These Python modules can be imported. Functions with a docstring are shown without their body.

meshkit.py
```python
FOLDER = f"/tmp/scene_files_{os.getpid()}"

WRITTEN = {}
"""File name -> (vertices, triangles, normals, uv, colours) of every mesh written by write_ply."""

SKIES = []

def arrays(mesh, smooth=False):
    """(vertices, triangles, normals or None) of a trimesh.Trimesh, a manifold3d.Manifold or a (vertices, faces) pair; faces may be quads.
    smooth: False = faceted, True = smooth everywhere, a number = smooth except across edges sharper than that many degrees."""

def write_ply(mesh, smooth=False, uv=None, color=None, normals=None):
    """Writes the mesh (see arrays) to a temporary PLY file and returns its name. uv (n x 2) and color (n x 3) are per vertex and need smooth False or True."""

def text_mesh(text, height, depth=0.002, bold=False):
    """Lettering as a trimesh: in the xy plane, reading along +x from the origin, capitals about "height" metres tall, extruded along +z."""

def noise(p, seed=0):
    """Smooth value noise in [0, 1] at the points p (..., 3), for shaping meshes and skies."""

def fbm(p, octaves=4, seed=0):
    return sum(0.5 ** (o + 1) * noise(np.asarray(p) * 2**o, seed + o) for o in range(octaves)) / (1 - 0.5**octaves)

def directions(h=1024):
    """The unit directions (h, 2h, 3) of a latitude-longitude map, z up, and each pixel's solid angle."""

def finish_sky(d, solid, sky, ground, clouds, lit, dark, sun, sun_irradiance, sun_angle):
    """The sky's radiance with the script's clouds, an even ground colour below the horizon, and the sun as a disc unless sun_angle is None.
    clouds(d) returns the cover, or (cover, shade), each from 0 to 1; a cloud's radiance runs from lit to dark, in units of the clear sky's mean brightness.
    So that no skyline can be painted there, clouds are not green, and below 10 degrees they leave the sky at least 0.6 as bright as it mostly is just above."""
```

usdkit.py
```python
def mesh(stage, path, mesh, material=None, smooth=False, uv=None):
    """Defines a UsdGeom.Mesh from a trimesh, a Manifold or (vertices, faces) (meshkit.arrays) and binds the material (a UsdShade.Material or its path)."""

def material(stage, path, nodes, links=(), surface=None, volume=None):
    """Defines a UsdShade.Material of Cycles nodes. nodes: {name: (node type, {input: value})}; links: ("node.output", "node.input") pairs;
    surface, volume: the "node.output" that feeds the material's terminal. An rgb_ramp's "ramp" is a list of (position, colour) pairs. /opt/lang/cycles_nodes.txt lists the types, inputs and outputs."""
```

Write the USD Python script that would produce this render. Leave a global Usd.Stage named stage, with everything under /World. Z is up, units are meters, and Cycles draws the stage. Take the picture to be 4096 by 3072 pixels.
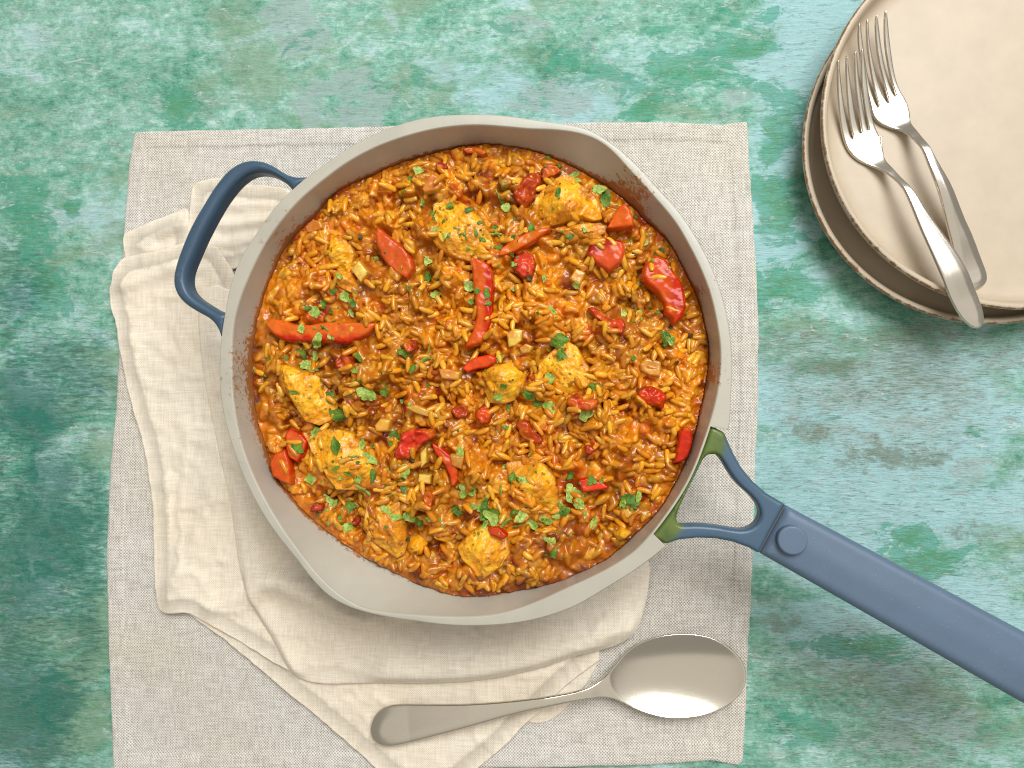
import math, random
import numpy as np
import shapely
from shapely.geometry import Polygon, LineString, Point
from shapely import affinity
from scipy.spatial import Delaunay
from scipy.ndimage import gaussian_filter1d, gaussian_filter, map_coordinates
from pxr import Usd, UsdGeom, UsdLux, UsdShade, Gf, Sdf, Vt
import usdkit
from meshkit import fbm, noise

stage = Usd.Stage.CreateInMemory()
UsdGeom.SetStageUpAxis(stage, UsdGeom.Tokens.z)
UsdGeom.SetStageMetersPerUnit(stage, 1.0)
W = stage.DefinePrim('/World', 'Xform')
stage.SetDefaultPrim(W)
stage.DefinePrim('/World/Looks', 'Scope')
rnd = random.Random(7)
rng = np.random.default_rng(7)

# ------------------------------------------------------------------ camera
CAM = np.array([0.0, 0.0, 0.485])
FL = 26.0 / 36.0 * 4096                       # focal length in photo pixels
NAD = (124 * 1.852, 41 * 1.852)               # where straight down lies, off the picture's centre
F = np.array([-NAD[0] / FL, NAD[1] / FL, -1.0]); F /= np.linalg.norm(F)
R = np.array([1.0, 0, 0]) - F[0] * F; R /= np.linalg.norm(R)
U = np.cross(R, F)
cam = UsdGeom.Camera.Define(stage, '/World/camera')
m = Gf.Matrix4d(1.0)
for i, row in enumerate((R, U, -F, CAM)):
    m.SetRow(i, Gf.Vec4d(*map(float, row), 1.0 if i == 3 else 0.0))
cam.AddTransformOp().Set(m)
cam.CreateFocalLengthAttr(26.0); cam.CreateHorizontalApertureAttr(36.0); cam.CreateVerticalApertureAttr(27.0)
cam.CreateClippingRangeAttr(Gf.Vec2f(0.01, 50))
cam.CreateExposureAttr(0.12)

def at(pts, z):
    """photo pixels (4096 wide) -> world xy at height z"""
    p = np.atleast_2d(np.asarray(pts, float))
    d = F + R * ((p[:, :1] - 2048) / FL) - U * ((p[:, 1:2] - 1536) / FL)
    t = (np.broadcast_to(z, len(p)) - CAM[2]) / d[:, 2]
    return CAM[:2] + d[:, :2] * t[:, None]
def crop(ox, oy, s):
    return lambda pts: [(ox + x / s, oy + y / s) for x, y in pts]
cA, cB = crop(900, 500, 1.8436), crop(1900, 500, 1.8436)
cC, cD = crop(900, 1350, 1.4427), crop(1900, 1350, 1.58)
cE, cL = crop(2500, 1600, 1.3822), crop(400, 500, 1.6589)
cS, cK = crop(1400, 2450, 1.3012), crop(3096, 0, 1.185)
cN, cO = crop(300, 1900, 1.4157), crop(0, 0, 0.54)

# ------------------------------------------------------------------ light: a window beyond the top edge, a pale ceiling, a dim room
def rect(name, pos, aim, w, h, inten, col):
    l = UsdLux.RectLight.Define(stage, '/World/' + name)
    l.CreateWidthAttr(w); l.CreateHeightAttr(h); l.CreateIntensityAttr(inten); l.CreateColorAttr(Gf.Vec3f(*col))
    z = np.array(pos, float) - np.array(aim, float); z /= np.linalg.norm(z)
    x = np.cross([0, 0, 1.0], z) if abs(z[2]) < .99 else np.array([1.0, 0, 0]); x /= np.linalg.norm(x); y = np.cross(z, x)
    mm = Gf.Matrix4d(1.0)
    for i, row in enumerate((x, y, z, pos)):
        mm.SetRow(i, Gf.Vec4d(*map(float, row), 1.0 if i == 3 else 0.0))
    l.AddTransformOp().Set(mm)
rect('window_light', (0.42, 0.86, 1.42), (0, 0, 0.0), 1.0, 0.88, 12.0, (0.93, 0.97, 1.0))
rect('ceiling_light', (0.5, -0.8, 2.3), (0.5, -0.8, 0), 3.3, 4.4, .37, (1.0, 0.95, 0.87))
usdkit.material(stage, '/World/Looks/room', {'b': ('background_shader', {'color': (1.0, 0.95, 0.88), 'strength': 0.32})}, surface='b.background')
dome = UsdLux.DomeLight.Define(stage, '/World/room_light')
UsdShade.MaterialBindingAPI.Apply(dome.GetPrim()).Bind(UsdShade.Material.Get(stage, '/World/Looks/room'))

# ------------------------------------------------------------------ helpers
def lin(r, g, b):
    return tuple(((c / 255) / 12.92 if c <= 10 else ((c / 255 + 0.055) / 1.055) ** 2.4) for c in (r, g, b))
used = {}
def path(name, parent=None):
    base = (str(parent.GetPath()) if parent else '/World') + '/' + name
    n = used.get(base, -1) + 1; used[base] = n
    return base if n == 0 else f'{base}_{n:03d}'
def tag(p, label=None, cat=None, group=None, kind=None):
    for k, v in (('label', label), ('category', cat), ('group', group), ('kind', kind)):
        if v: p.SetCustomDataByKey(k, v)
    return p
def obj(name, mesh, mat, parent=None, smooth=True, cd=None, attrs=None):
    g = usdkit.mesh(stage, path(name, parent), mesh, '/World/Looks/' + mat, smooth=smooth)
    for k, v in {**({'Cd': cd} if cd is not None else {}), **(attrs or {})}.items():
        UsdGeom.PrimvarsAPI(g).CreatePrimvar(k, Sdf.ValueTypeNames.Color3fArray, 'vertex').Set(Vt.Vec3fArray.FromNumpy(np.asarray(v, np.float32)))
    return g.GetPrim()
def thing(name, label, cat, group=None):
    x = UsdGeom.Xform.Define(stage, path(name)).GetPrim()
    return tag(x, label, cat, group)
def resample(ring, sp):
    n = max(8, int(round(ring.length / sp)))
    return np.array([ring.interpolate(i / n, normalized=True).coords[0] for i in range(n)])
def smooth_poly(xy, it=2):
    p = np.asarray(xy, float)
    for _ in range(it):
        q = np.roll(p, -1, 0); p = np.stack([.75 * p + .25 * q, .25 * p + .75 * q], 1).reshape(-1, 2)
    return p
def smooth_line(xy, n=60, s=1.5):
    p = np.asarray(xy, float); d = np.r_[0, np.cumsum(np.linalg.norm(np.diff(p, axis=0), axis=1))]
    t = np.linspace(0, d[-1], n); q = np.stack([np.interp(t, d, p[:, k]) for k in (0, 1)], 1)
    return np.stack([gaussian_filter1d(q[:, k], s, mode='nearest') for k in (0, 1)], 1)
def slab(poly, sp, top, bot, rings=(), sides=True):
    """closed solid over a plan outline: top(x,y,d), bot(x,y,d) give heights, d = distance to the outline. returns v, f, d, n_top"""
    pts = []
    for o in (0,) + tuple(rings):
        g = poly.buffer(-o) if o else poly
        for q in getattr(g, 'geoms', [g]):
            if q.is_empty: continue
            for r in [q.exterior, *q.interiors]:
                pts.append(resample(r, sp))
    last = max((0,) + tuple(rings))
    x0, y0, x1, y1 = poly.bounds
    gx, gy = np.meshgrid(np.arange(x0, x1, sp), np.arange(y0, y1, sp * .866)); gx = gx + (np.arange(len(gx)) % 2)[:, None] * sp / 2
    g = np.stack([gx.ravel(), gy.ravel()], 1)
    g = g[shapely.contains_xy(poly, g[:, 0], g[:, 1])]
    if len(g): g = g[shapely.distance(shapely.points(g), poly.boundary) > last + sp * .55]
    nb = len(pts[0]) if not poly.interiors else None
    p = np.vstack(pts + [g])
    tri = Delaunay(p).simplices
    c = p[tri].mean(1); tri = tri[shapely.contains_xy(poly, c[:, 0], c[:, 1])]
    a = np.cross(p[tri[:, 1]] - p[tri[:, 0]], p[tri[:, 2]] - p[tri[:, 0]])
    keep = np.abs(a) > 1e-13; pb = poly.buffer(sp * .12)
    for i, j in ((0, 1), (1, 2), (2, 0)):
        e = (p[tri[:, i]] + p[tri[:, j]]) / 2; keep &= shapely.contains_xy(pb, e[:, 0], e[:, 1])
    tri, a = tri[keep], a[keep]
    tri[a < 0] = tri[a < 0][:, ::-1]
    d = shapely.distance(shapely.points(p), poly.boundary); d[d < 1e-9] = 0
    zt, zb = top(p[:, 0], p[:, 1], d), bot(p[:, 0], p[:, 1], d)
    n = len(p)
    v = [np.c_[p, zt], np.c_[p, np.minimum(zb, zt - 1e-5)]]; f = [tri, tri[:, ::-1] + n]
    e = np.vstack([tri[:, [0, 1]], tri[:, [1, 2]], tri[:, [2, 0]]])
    key = e[:, 0] * n + e[:, 1]; rev = e[:, 1] * n + e[:, 0]
    e = e[~np.isin(key, rev)]
    k = len(e)
    v += [v[0][e[:, 0]], v[0][e[:, 1]], v[1][e[:, 1]], v[1][e[:, 0]]]
    i = 2 * n + np.arange(k)
    f += [np.stack([i, i + 2 * k, i + k], 1), np.stack([i, i + 3 * k, i + 2 * k], 1)]
    return np.vstack(v), np.vstack(f), d, n
def colours_all(v, n, ctop):
    """extends top-sheet colours to the bottom and side vertices of a slab (same order)"""
    from scipy.spatial import cKDTree
    i = cKDTree(v[:n, :2]).query(v[:, :2])[1]
    return ctop[i]
def roundover(d, r):
    t = np.clip(d / r, 0, 1)
    return -r * (1 - np.sqrt(np.clip(1 - (1 - t) ** 2, 0, 1)))
def mixc(a, b, t):
    t = np.clip(t, 0, 1)[..., None]
    return np.asarray(a) * (1 - t) + np.asarray(b) * t
def P3(x, y, z=0.0):
    return np.stack(np.broadcast_arrays(x, y, z), -1)
def sstep(a, b, x):
    t = np.clip((x - a) / (b - a), 0, 1); return t * t * (3 - 2 * t)

# ------------------------------------------------------------------ materials
M = lambda n, nodes, links, surface='p.BSDF': usdkit.material(stage, '/World/Looks/' + n, nodes, links, surface=surface)
# weathered painted wood
def table_mat():
    n, l = {}, []
    n['g'] = ('geometry', {})
    n['ta'] = ('attribute', {'attribute': 'tone_a'}); n['tb'] = ('attribute', {'attribute': 'tone_b'})
    n['sa'] = ('separate_color', {}); n['sb'] = ('separate_color', {})
    l += [('ta.color', 'sa.color'), ('tb.color', 'sb.color')]
    def mp(k, s, rot=(0, 0, 0)):
        n[k] = ('mapping', {'scale': s, 'rotation': rot}); l.append(('g.position', k + '.vector'))
    mp('m1', (1, 1.8, 1)); mp('m2', (1, 4.5, 1), (0, 0, 0.04)); mp('m3', (1, 12, 1), (0, 0, 0.05)); mp('m4', (1, 1.3, 1)); mp('m5', (1, 2.4, 1), (0, 0, 0.25))
    def nz(k, mpk, scale, detail=6, rough=.6, dist=0.0):
        n[k] = ('noise_texture', {'scale': scale, 'detail': detail, 'roughness': rough, 'distortion': dist}); l.append((mpk + '.vector', k + '.vector'))
    nz('n1', 'm1', 14, 9, .72, .4); nz('n2', 'm1', 30, 10, .72, .5); nz('n3', 'm2', 60, 8, .72, .2); nz('n4', 'm3', 130, 6, .72); nz('n5', 'm4', 420, 6, .72); nz('n6', 'm5', 46, 11, .78, .8); nz('n7', 'm1', 8, 8, .68, .7); nz('n8', 'm2', 100, 9, .8, .4)
    nz('n9', 'm4', 110, 10, .8, .2); nz('n10', 'm5', 75, 10, .8, .5)
    mp('m6', (1, 26, 1), (0, 0, 0.12)); mp('m7', (1, 22, 1), (0, 0, -.05))
    nz('n11', 'm6', 26, 6, .7); nz('n12', 'm7', 34, 7, .75)
    n['fine'] = ('math', {'math_type': 'multiply_add', 'value2': .55}); l += [('n9.fac', 'fine.value1')]
    n['fine2'] = ('math', {'math_type': 'multiply', 'value2': .45}); l += [('n1.fac', 'fine2.value1'), ('fine2.value', 'fine.value3')]
    n['base'] = ('rgb_ramp', {'ramp': [(.37, lin(58, 128, 104)), (.435, lin(88, 154, 128)), (.443, lin(108, 170, 144)), (.488, lin(122, 180, 156)), (.494, lin(140, 192, 170)), (.535, lin(152, 200, 180)), (.541, lin(172, 212, 196)), (.61, lin(204, 230, 218))]}); l.append(('fine.value', 'base.fac'))
    n['c1'] = ('math', {'math_type': 'subtract', 'value2': .515}); n['c2'] = ('math', {'math_type': 'absolute'}); n['chipn_'] = ('map_range', {'from_min': 0.0, 'from_max': .007, 'to_min': 1.0, 'to_max': 0.0, 'clamp': True}); pass
    l += [('n2.fac', 'c1.value1'), ('c1.value', 'c2.value1'), ('c2.value', 'chipn_.value')]
    cur = 'base.color'
    def layer(k, col, nk, lo, hi, mask=None, gain=0.0, amt=1.0):
        nonlocal cur
        src = nk + '.fac' if nk != 'chipn' else 'chipn_.result'
        if mask:
            n[k + 'a'] = ('math', {'math_type': 'multiply_add', 'value2': gain}); l.append((mask, k + 'a.value1')); l.append((src, k + 'a.value3')); src = k + 'a.value'
        n[k + 'r'] = ('map_range', {'range_type': 'smoothstep', 'from_min': lo, 'from_max': hi, 'to_min': 0.0, 'to_max': amt, 'clamp': True}); l.append((src, k + 'r.value'))
        n[k] = ('mix', {'color2': lin(*col)}); l.append((k + 'r.result', k + '.fac')); l.append((cur, k + '.color1')); cur = k + '.color'
    layer('olive', (134, 160, 124), 'n7', .50, .62, amt=.6)
    layer('warm', (160, 178, 160), 'n6', .48, .62, amt=.45)
    layer('blue', (172, 210, 214), 'n1', .52, .72, 'sb.b', .42, .8)
    layer('wood', (146, 152, 138), 'n8', .66, .90, 'sb.g', .34, .6)
    layer('grey', (164, 184, 178), 'n2', .66, .71, 'sa.g', .32, .75)
    layer('emer', (64, 158, 128), 'n2', .655, .70, 'sa.r', .30, .66)
    layer('emer2', (88, 146, 92), 'n8', .70, .80, 'sa.r', .30, .6)
    layer('brown', (106, 112, 84), 'n9', .66, .84, 'sa.b', .34, .65)
    layer('mott', (82, 134, 112), 'n10', .57, .62, amt=.4)
    layer('pale', (206, 230, 222), 'n8', .57, .625, amt=.75)
    layer('pale2', (200, 228, 218), 'n6', .585, .625, amt=.65)
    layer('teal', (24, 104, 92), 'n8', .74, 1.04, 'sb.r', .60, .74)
    layer('chip', (186, 214, 200), 'chipn', .5, .9, amt=.3)
    layer('scr', (206, 230, 222), 'n11', .66, .74, amt=.6)
    layer('scr2', (84, 120, 100), 'n12', .64, .74, amt=.5)
    layer('grain', (92, 108, 92), 'n4', .60, .68, 'sb.g', .12, .6)
    layer('speck', (92, 110, 84), 'n5', .60, .70, amt=.4)
    layer('speck2', (214, 232, 226), 'n9', .64, .70, amt=.6)
    n['p'] = ('principled_bsdf', {'roughness': .55, 'specular_ior_level': .35}); l.append((cur, 'p.base_color'))
    n['h'] = ('math', {'math_type': 'multiply_add', 'value2': .6}); l += [('n4.fac', 'h.value1'), ('n8.fac', 'h.value3')]
    n['h2'] = ('math', {'math_type': 'multiply_add', 'value2': .12}); l += [('emerr.result', 'h2.value1'), ('h.value', 'h2.value3')]
    n['h3'] = ('math', {'math_type': 'multiply_add', 'value2': .16}); n['h4'] = ('math', {'math_type': 'multiply_add', 'value2': .16}); l += [('paler.result', 'h3.value1'), ('h2.value', 'h3.value3'), ('pale2r.result', 'h4.value1'), ('h3.value', 'h4.value3')]
    n['b'] = ('bump', {'strength': 1.0, 'distance': .0013}); l += [('h4.value', 'b.height'), ('b.normal', 'p.normal')]
    M('painted_wood', n, l)
table_mat()
def cloth_mat(name, c_hi, c_lo, period, depth, warp, slub):
    k = 2 * math.pi / period
    n = {'g': ('geometry', {}), 'at': ('attribute', {'attribute': 'Cd'}), 's': ('separate_color', {}), 'x': ('separate_xyz', {}),
         'nw': ('noise_texture', {'scale': 60, 'detail': 4, 'roughness': .6}), 'mw': ('mapping', {'scale': (1, 14, 1)}), 'mh': ('mapping', {'scale': (14, 1, 1)}),
         'nx': ('noise_texture', {'scale': 90, 'detail': 3}), 'ny': ('noise_texture', {'scale': 90, 'detail': 3}),
         'ux': ('math', {'math_type': 'multiply_add', 'value2': warp}), 'uy': ('math', {'math_type': 'multiply_add', 'value2': warp}),
         'kx': ('math', {'math_type': 'multiply', 'value2': k}), 'ky': ('math', {'math_type': 'multiply', 'value2': k}),
         'sx': ('math', {'math_type': 'sine'}), 'sy': ('math', {'math_type': 'sine'}), 'pr': ('math', {'math_type': 'multiply'}),
         'h': ('math', {'math_type': 'multiply_add', 'value2': .5, 'value3': .5}),
         'sl': ('math', {'math_type': 'add'}), 'slr': ('map_range', {'from_min': .75, 'from_max': 1.25, 'to_min': -slub, 'to_max': slub, 'clamp': True}),
         'hh': ('math', {'math_type': 'add'}), 'rp': ('rgb_ramp', {'ramp': [(0, c_lo), (.45, tuple(.5 * (a + b) for a, b in zip(c_lo, c_hi))), (1, c_hi)]}),
         'mu': ('mix', {'mix_type': 'multiply', 'fac': 1.0}), 'p': ('principled_bsdf', {'roughness': .9, 'specular_ior_level': .15, 'sheen_weight': .15, 'sheen_roughness': .5}),
         'b': ('bump', {'strength': .6, 'distance': depth})}
    l = [('at.color', 's.color'), ('g.position', 'nw.vector'), ('g.position', 'mw.vector'), ('g.position', 'mh.vector'), ('mw.vector', 'nx.vector'), ('mh.vector', 'ny.vector'),
         ('s.r', 'x_.value1')] if False else []
    l = [('g.position', 'nw.vector'), ('g.position', 'mw.vector'), ('g.position', 'mh.vector'), ('mw.vector', 'nx.vector'), ('mh.vector', 'ny.vector'),
         ('g.position', 'x.vector'), ('nw.fac', 'ux.value1'), ('nw.fac', 'uy.value1'), ('x.x', 'ux.value3'), ('x.y', 'uy.value3'),
         ('ux.value', 'kx.value1'), ('uy.value', 'ky.value1'), ('kx.value', 'sx.value1'), ('ky.value', 'sy.value1'), ('sx.value', 'pr.value1'), ('sy.value', 'pr.value2'),
         ('pr.value', 'h.value1'), ('nx.fac', 'sl.value1'), ('ny.fac', 'sl.value2'), ('sl.value', 'slr.value'), ('h.value', 'hh.value1'), ('slr.result', 'hh.value2'),
         ('hh.value', 'rp.fac'), ('rp.color', 'mu.color1'), ('at.color', 'mu.color2'), ('mu.color', 'p.base_color'), ('h.value', 'b.height'), ('b.normal', 'p.normal')]
    n.pop('s')
    M(name, n, l)
cloth_mat('linen', lin(232, 226, 215), lin(146, 139, 127), 0.0019, .0004, .0025, .24)
cloth_mat('cotton', lin(242, 231, 213), lin(208, 193, 171), 0.00115, .0002, .003, .3)
def stained(name, base, stain, rough, spec=.5, scale=330, coat=0.0):
    n = {'g': ('geometry', {}), 'at': ('attribute', {'attribute': 'Cd'}), 's': ('separate_color', {}), 'n1': ('noise_texture', {'scale': scale, 'detail': 8, 'roughness': .72, 'distortion': .6}),
         'n2': ('noise_texture', {'scale': 45, 'detail': 4, 'roughness': .6}), 'n3': ('noise_texture', {'scale': 900, 'detail': 3}),
         'a': ('math', {'math_type': 'add'}), 'r': ('map_range', {'range_type': 'smoothstep', 'from_min': .90, 'from_max': .99, 'to_min': 0.0, 'to_max': .9, 'clamp': True}),
         'v': ('map_range', {'from_min': .3, 'from_max': .7, 'to_min': .93, 'to_max': 1.05, 'clamp': True}), 'bc': ('mix', {'mix_type': 'multiply', 'fac': 1.0, 'color1': base}),
         'cc': ('combine_color', {}), 'mx': ('mix', {'color2': stain}), 'film': ('mix', {'color2': tuple(.5 * a + .5 * b for a, b in zip(stain, base))}), 'fr': ('math', {'math_type': 'multiply', 'value2': .35}),
         'p': ('principled_bsdf', {'roughness': rough, 'specular_ior_level': spec, 'coat_weight': coat, 'coat_roughness': .2}), 'b': ('bump', {'strength': .12, 'distance': .0004})}
    l = [('at.color', 's.color'), ('g.position', 'n1.vector'), ('g.position', 'n2.vector'), ('g.position', 'n3.vector'), ('s.r', 'a.value1'), ('n1.fac', 'a.value2'), ('a.value', 'r.value'),
         ('n2.fac', 'v.value'), ('v.result', 'cc.r'), ('v.result', 'cc.g'), ('v.result', 'cc.b'), ('cc.color', 'bc.color2'), ('s.g', 'fr.value1'), ('fr.value', 'film.fac'), ('bc.color', 'film.color1'),
         ('r.result', 'mx.fac'), ('film.color', 'mx.color1'), ('mx.color', 'p.base_color'), ('n3.fac', 'b.height'), ('b.normal', 'p.normal')]
    M(name, n, l)
stained('pan_ceramic', lin(174, 168, 152), lin(152, 88, 20), .34)
stained('pan_blue', lin(56, 78, 98), lin(96, 104, 52), .42)
stained('handle_blue', lin(84, 102, 121), lin(150, 140, 110), .5, scale=700)
stained('stoneware', lin(184, 167, 143), lin(118, 78, 38), .42, .4, 900)
def vcol(name, rough, coat=0.0, sss=0.0, bscale=500, bdist=.0003, var=.25, nscale=250, spec=.5, bstr=.4):
    n = {'g': ('geometry', {}), 'at': ('attribute', {'attribute': 'Cd'}), 'n1': ('noise_texture', {'scale': nscale, 'detail': 6, 'roughness': .65}), 'n2': ('noise_texture', {'scale': bscale, 'detail': 4}),
         'v': ('map_range', {'from_min': .3, 'from_max': .7, 'to_min': 1 - var, 'to_max': 1 + var, 'clamp': True}), 'cc': ('combine_color', {}), 'mu': ('mix', {'mix_type': 'multiply', 'fac': 1.0}),
         'p': ('principled_bsdf', {'roughness': rough, 'coat_weight': coat, 'coat_roughness': .12, 'subsurface_weight': sss, 'subsurface_scale': .002, 'subsurface_radius': (1, .35, .1), 'specular_ior_level': spec}),
         'b': ('bump', {'strength': bstr, 'distance': bdist})}
    l = [('g.position', 'n1.vector'), ('g.position', 'n2.vector'), ('n1.fac', 'v.value'), ('v.result', 'cc.r'), ('v.result', 'cc.g'), ('v.result', 'cc.b'), ('at.color', 'mu.color1'), ('cc.color', 'mu.color2'),
         ('mu.color', 'p.base_color'), ('n2.fac', 'b.height'), ('b.normal', 'p.normal')]
    M(name, n, l)
vcol('saucy', .2, .1, .08, 700, .0004, .25, 160, .42)
vcol('meat', .30, .08, .05, 480, .0012, .28, 300, bstr=.6)
vcol('pepper', .2, 0, .02, 300, .0003, .18, 220, .26)
vcol('vegetable', .26, .25, .25, 400, .0003, .2, 250)
vcol('herb', .5, 0, 0, 900, .0003, .4, 900, .18)
vcol('grain', .2, .1, .08, 500, .0002, .15, 300, .42)
M('steel', {'g': ('geometry', {}), 'mp': ('mapping', {'scale': (1, 12, 1)}), 'n': ('noise_texture', {'scale': 260, 'detail': 4}), 'r': ('map_range', {'from_min': .3, 'from_max': .7, 'to_min': .20, 'to_max': .235}),
            'p': ('principled_bsdf', {'metallic': 1.0, 'base_color': lin(214, 206, 192)})},
  [('g.position', 'mp.vector'), ('mp.vector', 'n.vector'), ('n.fac', 'r.value'), ('r.result', 'p.roughness')])
M('brushed_steel', {'g': ('geometry', {}), 'mp': ('mapping', {'scale': (1, 30, 1), 'rotation': (0, 0, -.1)}), 'n': ('noise_texture', {'scale': 160, 'detail': 4}), 'r': ('map_range', {'from_min': .3, 'from_max': .7, 'to_min': .19, 'to_max': .25}),
            'p': ('principled_bsdf', {'metallic': 1.0, 'base_color': lin(216, 208, 192), 'anisotropic': .4})},
  [('g.position', 'mp.vector'), ('mp.vector', 'n.vector'), ('n.fac', 'r.value'), ('r.result', 'p.roughness')])
M('brass_seam', {'p': ('principled_bsdf', {'base_color': lin(84, 76, 70), 'roughness': .5})}, [])

# ------------------------------------------------------------------ table
def build_table():
    x0, x1, y0, y1, s = -.56, .54, -.44, .46, .003
    xs, ys = np.arange(x0, x1 + s / 2, s), np.arange(y0, y1 + s / 2, s)
    X, Y = np.meshgrid(xs, ys)
    nx, ny = len(xs), len(ys)
    def blobs(lst):
        out = np.zeros_like(X)
        w = fbm(P3(X * 22, Y * 36), 4, 3) - .5; w2 = fbm(P3(X * 22 + 40, Y * 36), 4, 5) - .5
        for b in lst:
            (cx, cy), = at(cO([(b[0], b[1])]), 0); sx, sy = b[2] / 3290, b[3] / 3290; a = b[4] if len(b) > 4 else 1
            q = ((X - cx) / sx + w * 1.6) ** 2 + ((Y - cy) / sy + w2 * 1.6) ** 2
            out = np.maximum(out, a * np.exp(-q * .7))
        return out
    em = blobs([(390, 235, 60, 40), (60, 480, 70, 150, .8), (100, 620, 60, 60), (640, 60, 70, 40, .4), (1390, 215, 60, 45, .9), (1540, 150, 120, 60, .9), (1620, 110, 50, 30), (1680, 290, 60, 110, .9), (1700, 420, 60, 90, 1),
                (1690, 620, 70, 60, .9), (1250, 140, 130, 50, .7), (2010, 1230, 160, 50, 1), (1950, 1160, 60, 40, 1), (1890, 1400, 120, 28, 1), (1740, 1590, 70, 35, .9), (50, 760, 60, 90, .8), (60, 950, 60, 80, .7), (40, 1200, 60, 150, .6),
                (100, 1500, 70, 70, .8), (150, 460, 30, 24, 1), (1640, 1110, 30, 30, .6), (1600, 40, 220, 30, .7), (1060, 60, 80, 40, .4), (440, 250, 60, 50, .5), (900, 170, 90, 40, .5), (1400, 60, 100, 40, .6), (2120, 930, 60, 20, .8), (1760, 880, 40, 30, .5), (1830, 560, 60, 60, .5)])
    gr = blobs([(640, 40, 90, 60, .9), (740, 230, 100, 80, .9), (1200, 200, 160, 50, .8), (1100, 50, 90, 40, .6), (1590, 250, 60, 50, .7), (700, 190, 80, 50, .6), (2100, 900, 150, 150, .6), (1800, 900, 150, 80, .6), (1950, 1560, 200, 90, .6), (300, 120, 200, 80, .3), (1290, 90, 60, 60, .6)])
    br = blobs([(1790, 800, 70, 25, 1), (1900, 980, 130, 40, 1), (1750, 930, 70, 30, .9), (1700, 1340, 90, 25, .9), (2090, 1150, 90, 30, .8), (1750, 1200, 80, 40, .6), (60, 1000, 90, 200, .4), (1980, 720, 150, 40, .9), (1810, 730, 90, 50, .7), (2150, 1600, 80, 40, .7), (130, 560, 80, 120, .5), (330, 160, 120, 60, .4), (1870, 860, 80, 30, .7), (60, 1630, 80, 40, .7)])
    te = blobs([(20, 640, 150, 140, .8), (40, 900, 170, 200, 1), (60, 1200, 190, 220, 1), (60, 1500, 190, 260, 1), (150, 800, 110, 150, .8), (1640, 700, 60, 120, .5), (1680, 1600, 60, 60, .6), (200, 1250, 60, 300, .8)])  # dark teal paint, with part of the left side's dimmer light in its colour
    wd = np.clip(blobs([(1950, 800, 350, 160, 1), (1950, 1500, 400, 200, .9), (1800, 1000, 300, 150, .6), (150, 1000, 100, 200, .3), (200, 200, 250, 160, .4), (2150, 1050, 200, 200, .5)]), 0, 1)
    bl = blobs([(1850, 60, 200, 90, .8), (1720, 200, 80, 160, .9), (1950, 1000, 350, 200, .7), (2000, 1330, 250, 160, .6), (2100, 900, 150, 90, .8), (1680, 520, 70, 90, .6), (1200, 180, 200, 60, .5), (60, 700, 100, 200, .3)])
    z = (fbm(P3(X * 30, Y * 130), 3, 2) - .5) * .0003
    v = np.c_[X.ravel(), Y.ravel(), z.ravel()]
    i = np.arange(nx * ny).reshape(ny, nx)
    q = np.stack([i[:-1, :-1], i[:-1, 1:], i[1:, 1:], i[1:, :-1]], -1).reshape(-1, 4)
    f = np.vstack([q[:, [0, 1, 2]], q[:, [0, 2, 3]]])
    ring = np.r_[i[0, :], i[1:, -1], i[-1, -2::-1], i[-2:0:-1, 0]]
    k, n0 = len(ring), len(v)
    lo = v[ring].copy(); up = v[ring].copy(); lo[:, 2] = -.03
    v = np.vstack([v, up, lo, [[(x0 + x1) / 2, (y0 + y1) / 2, -.03]]])
    a = n0 + np.arange(k); b = n0 + np.roll(np.arange(k), -1)
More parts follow.
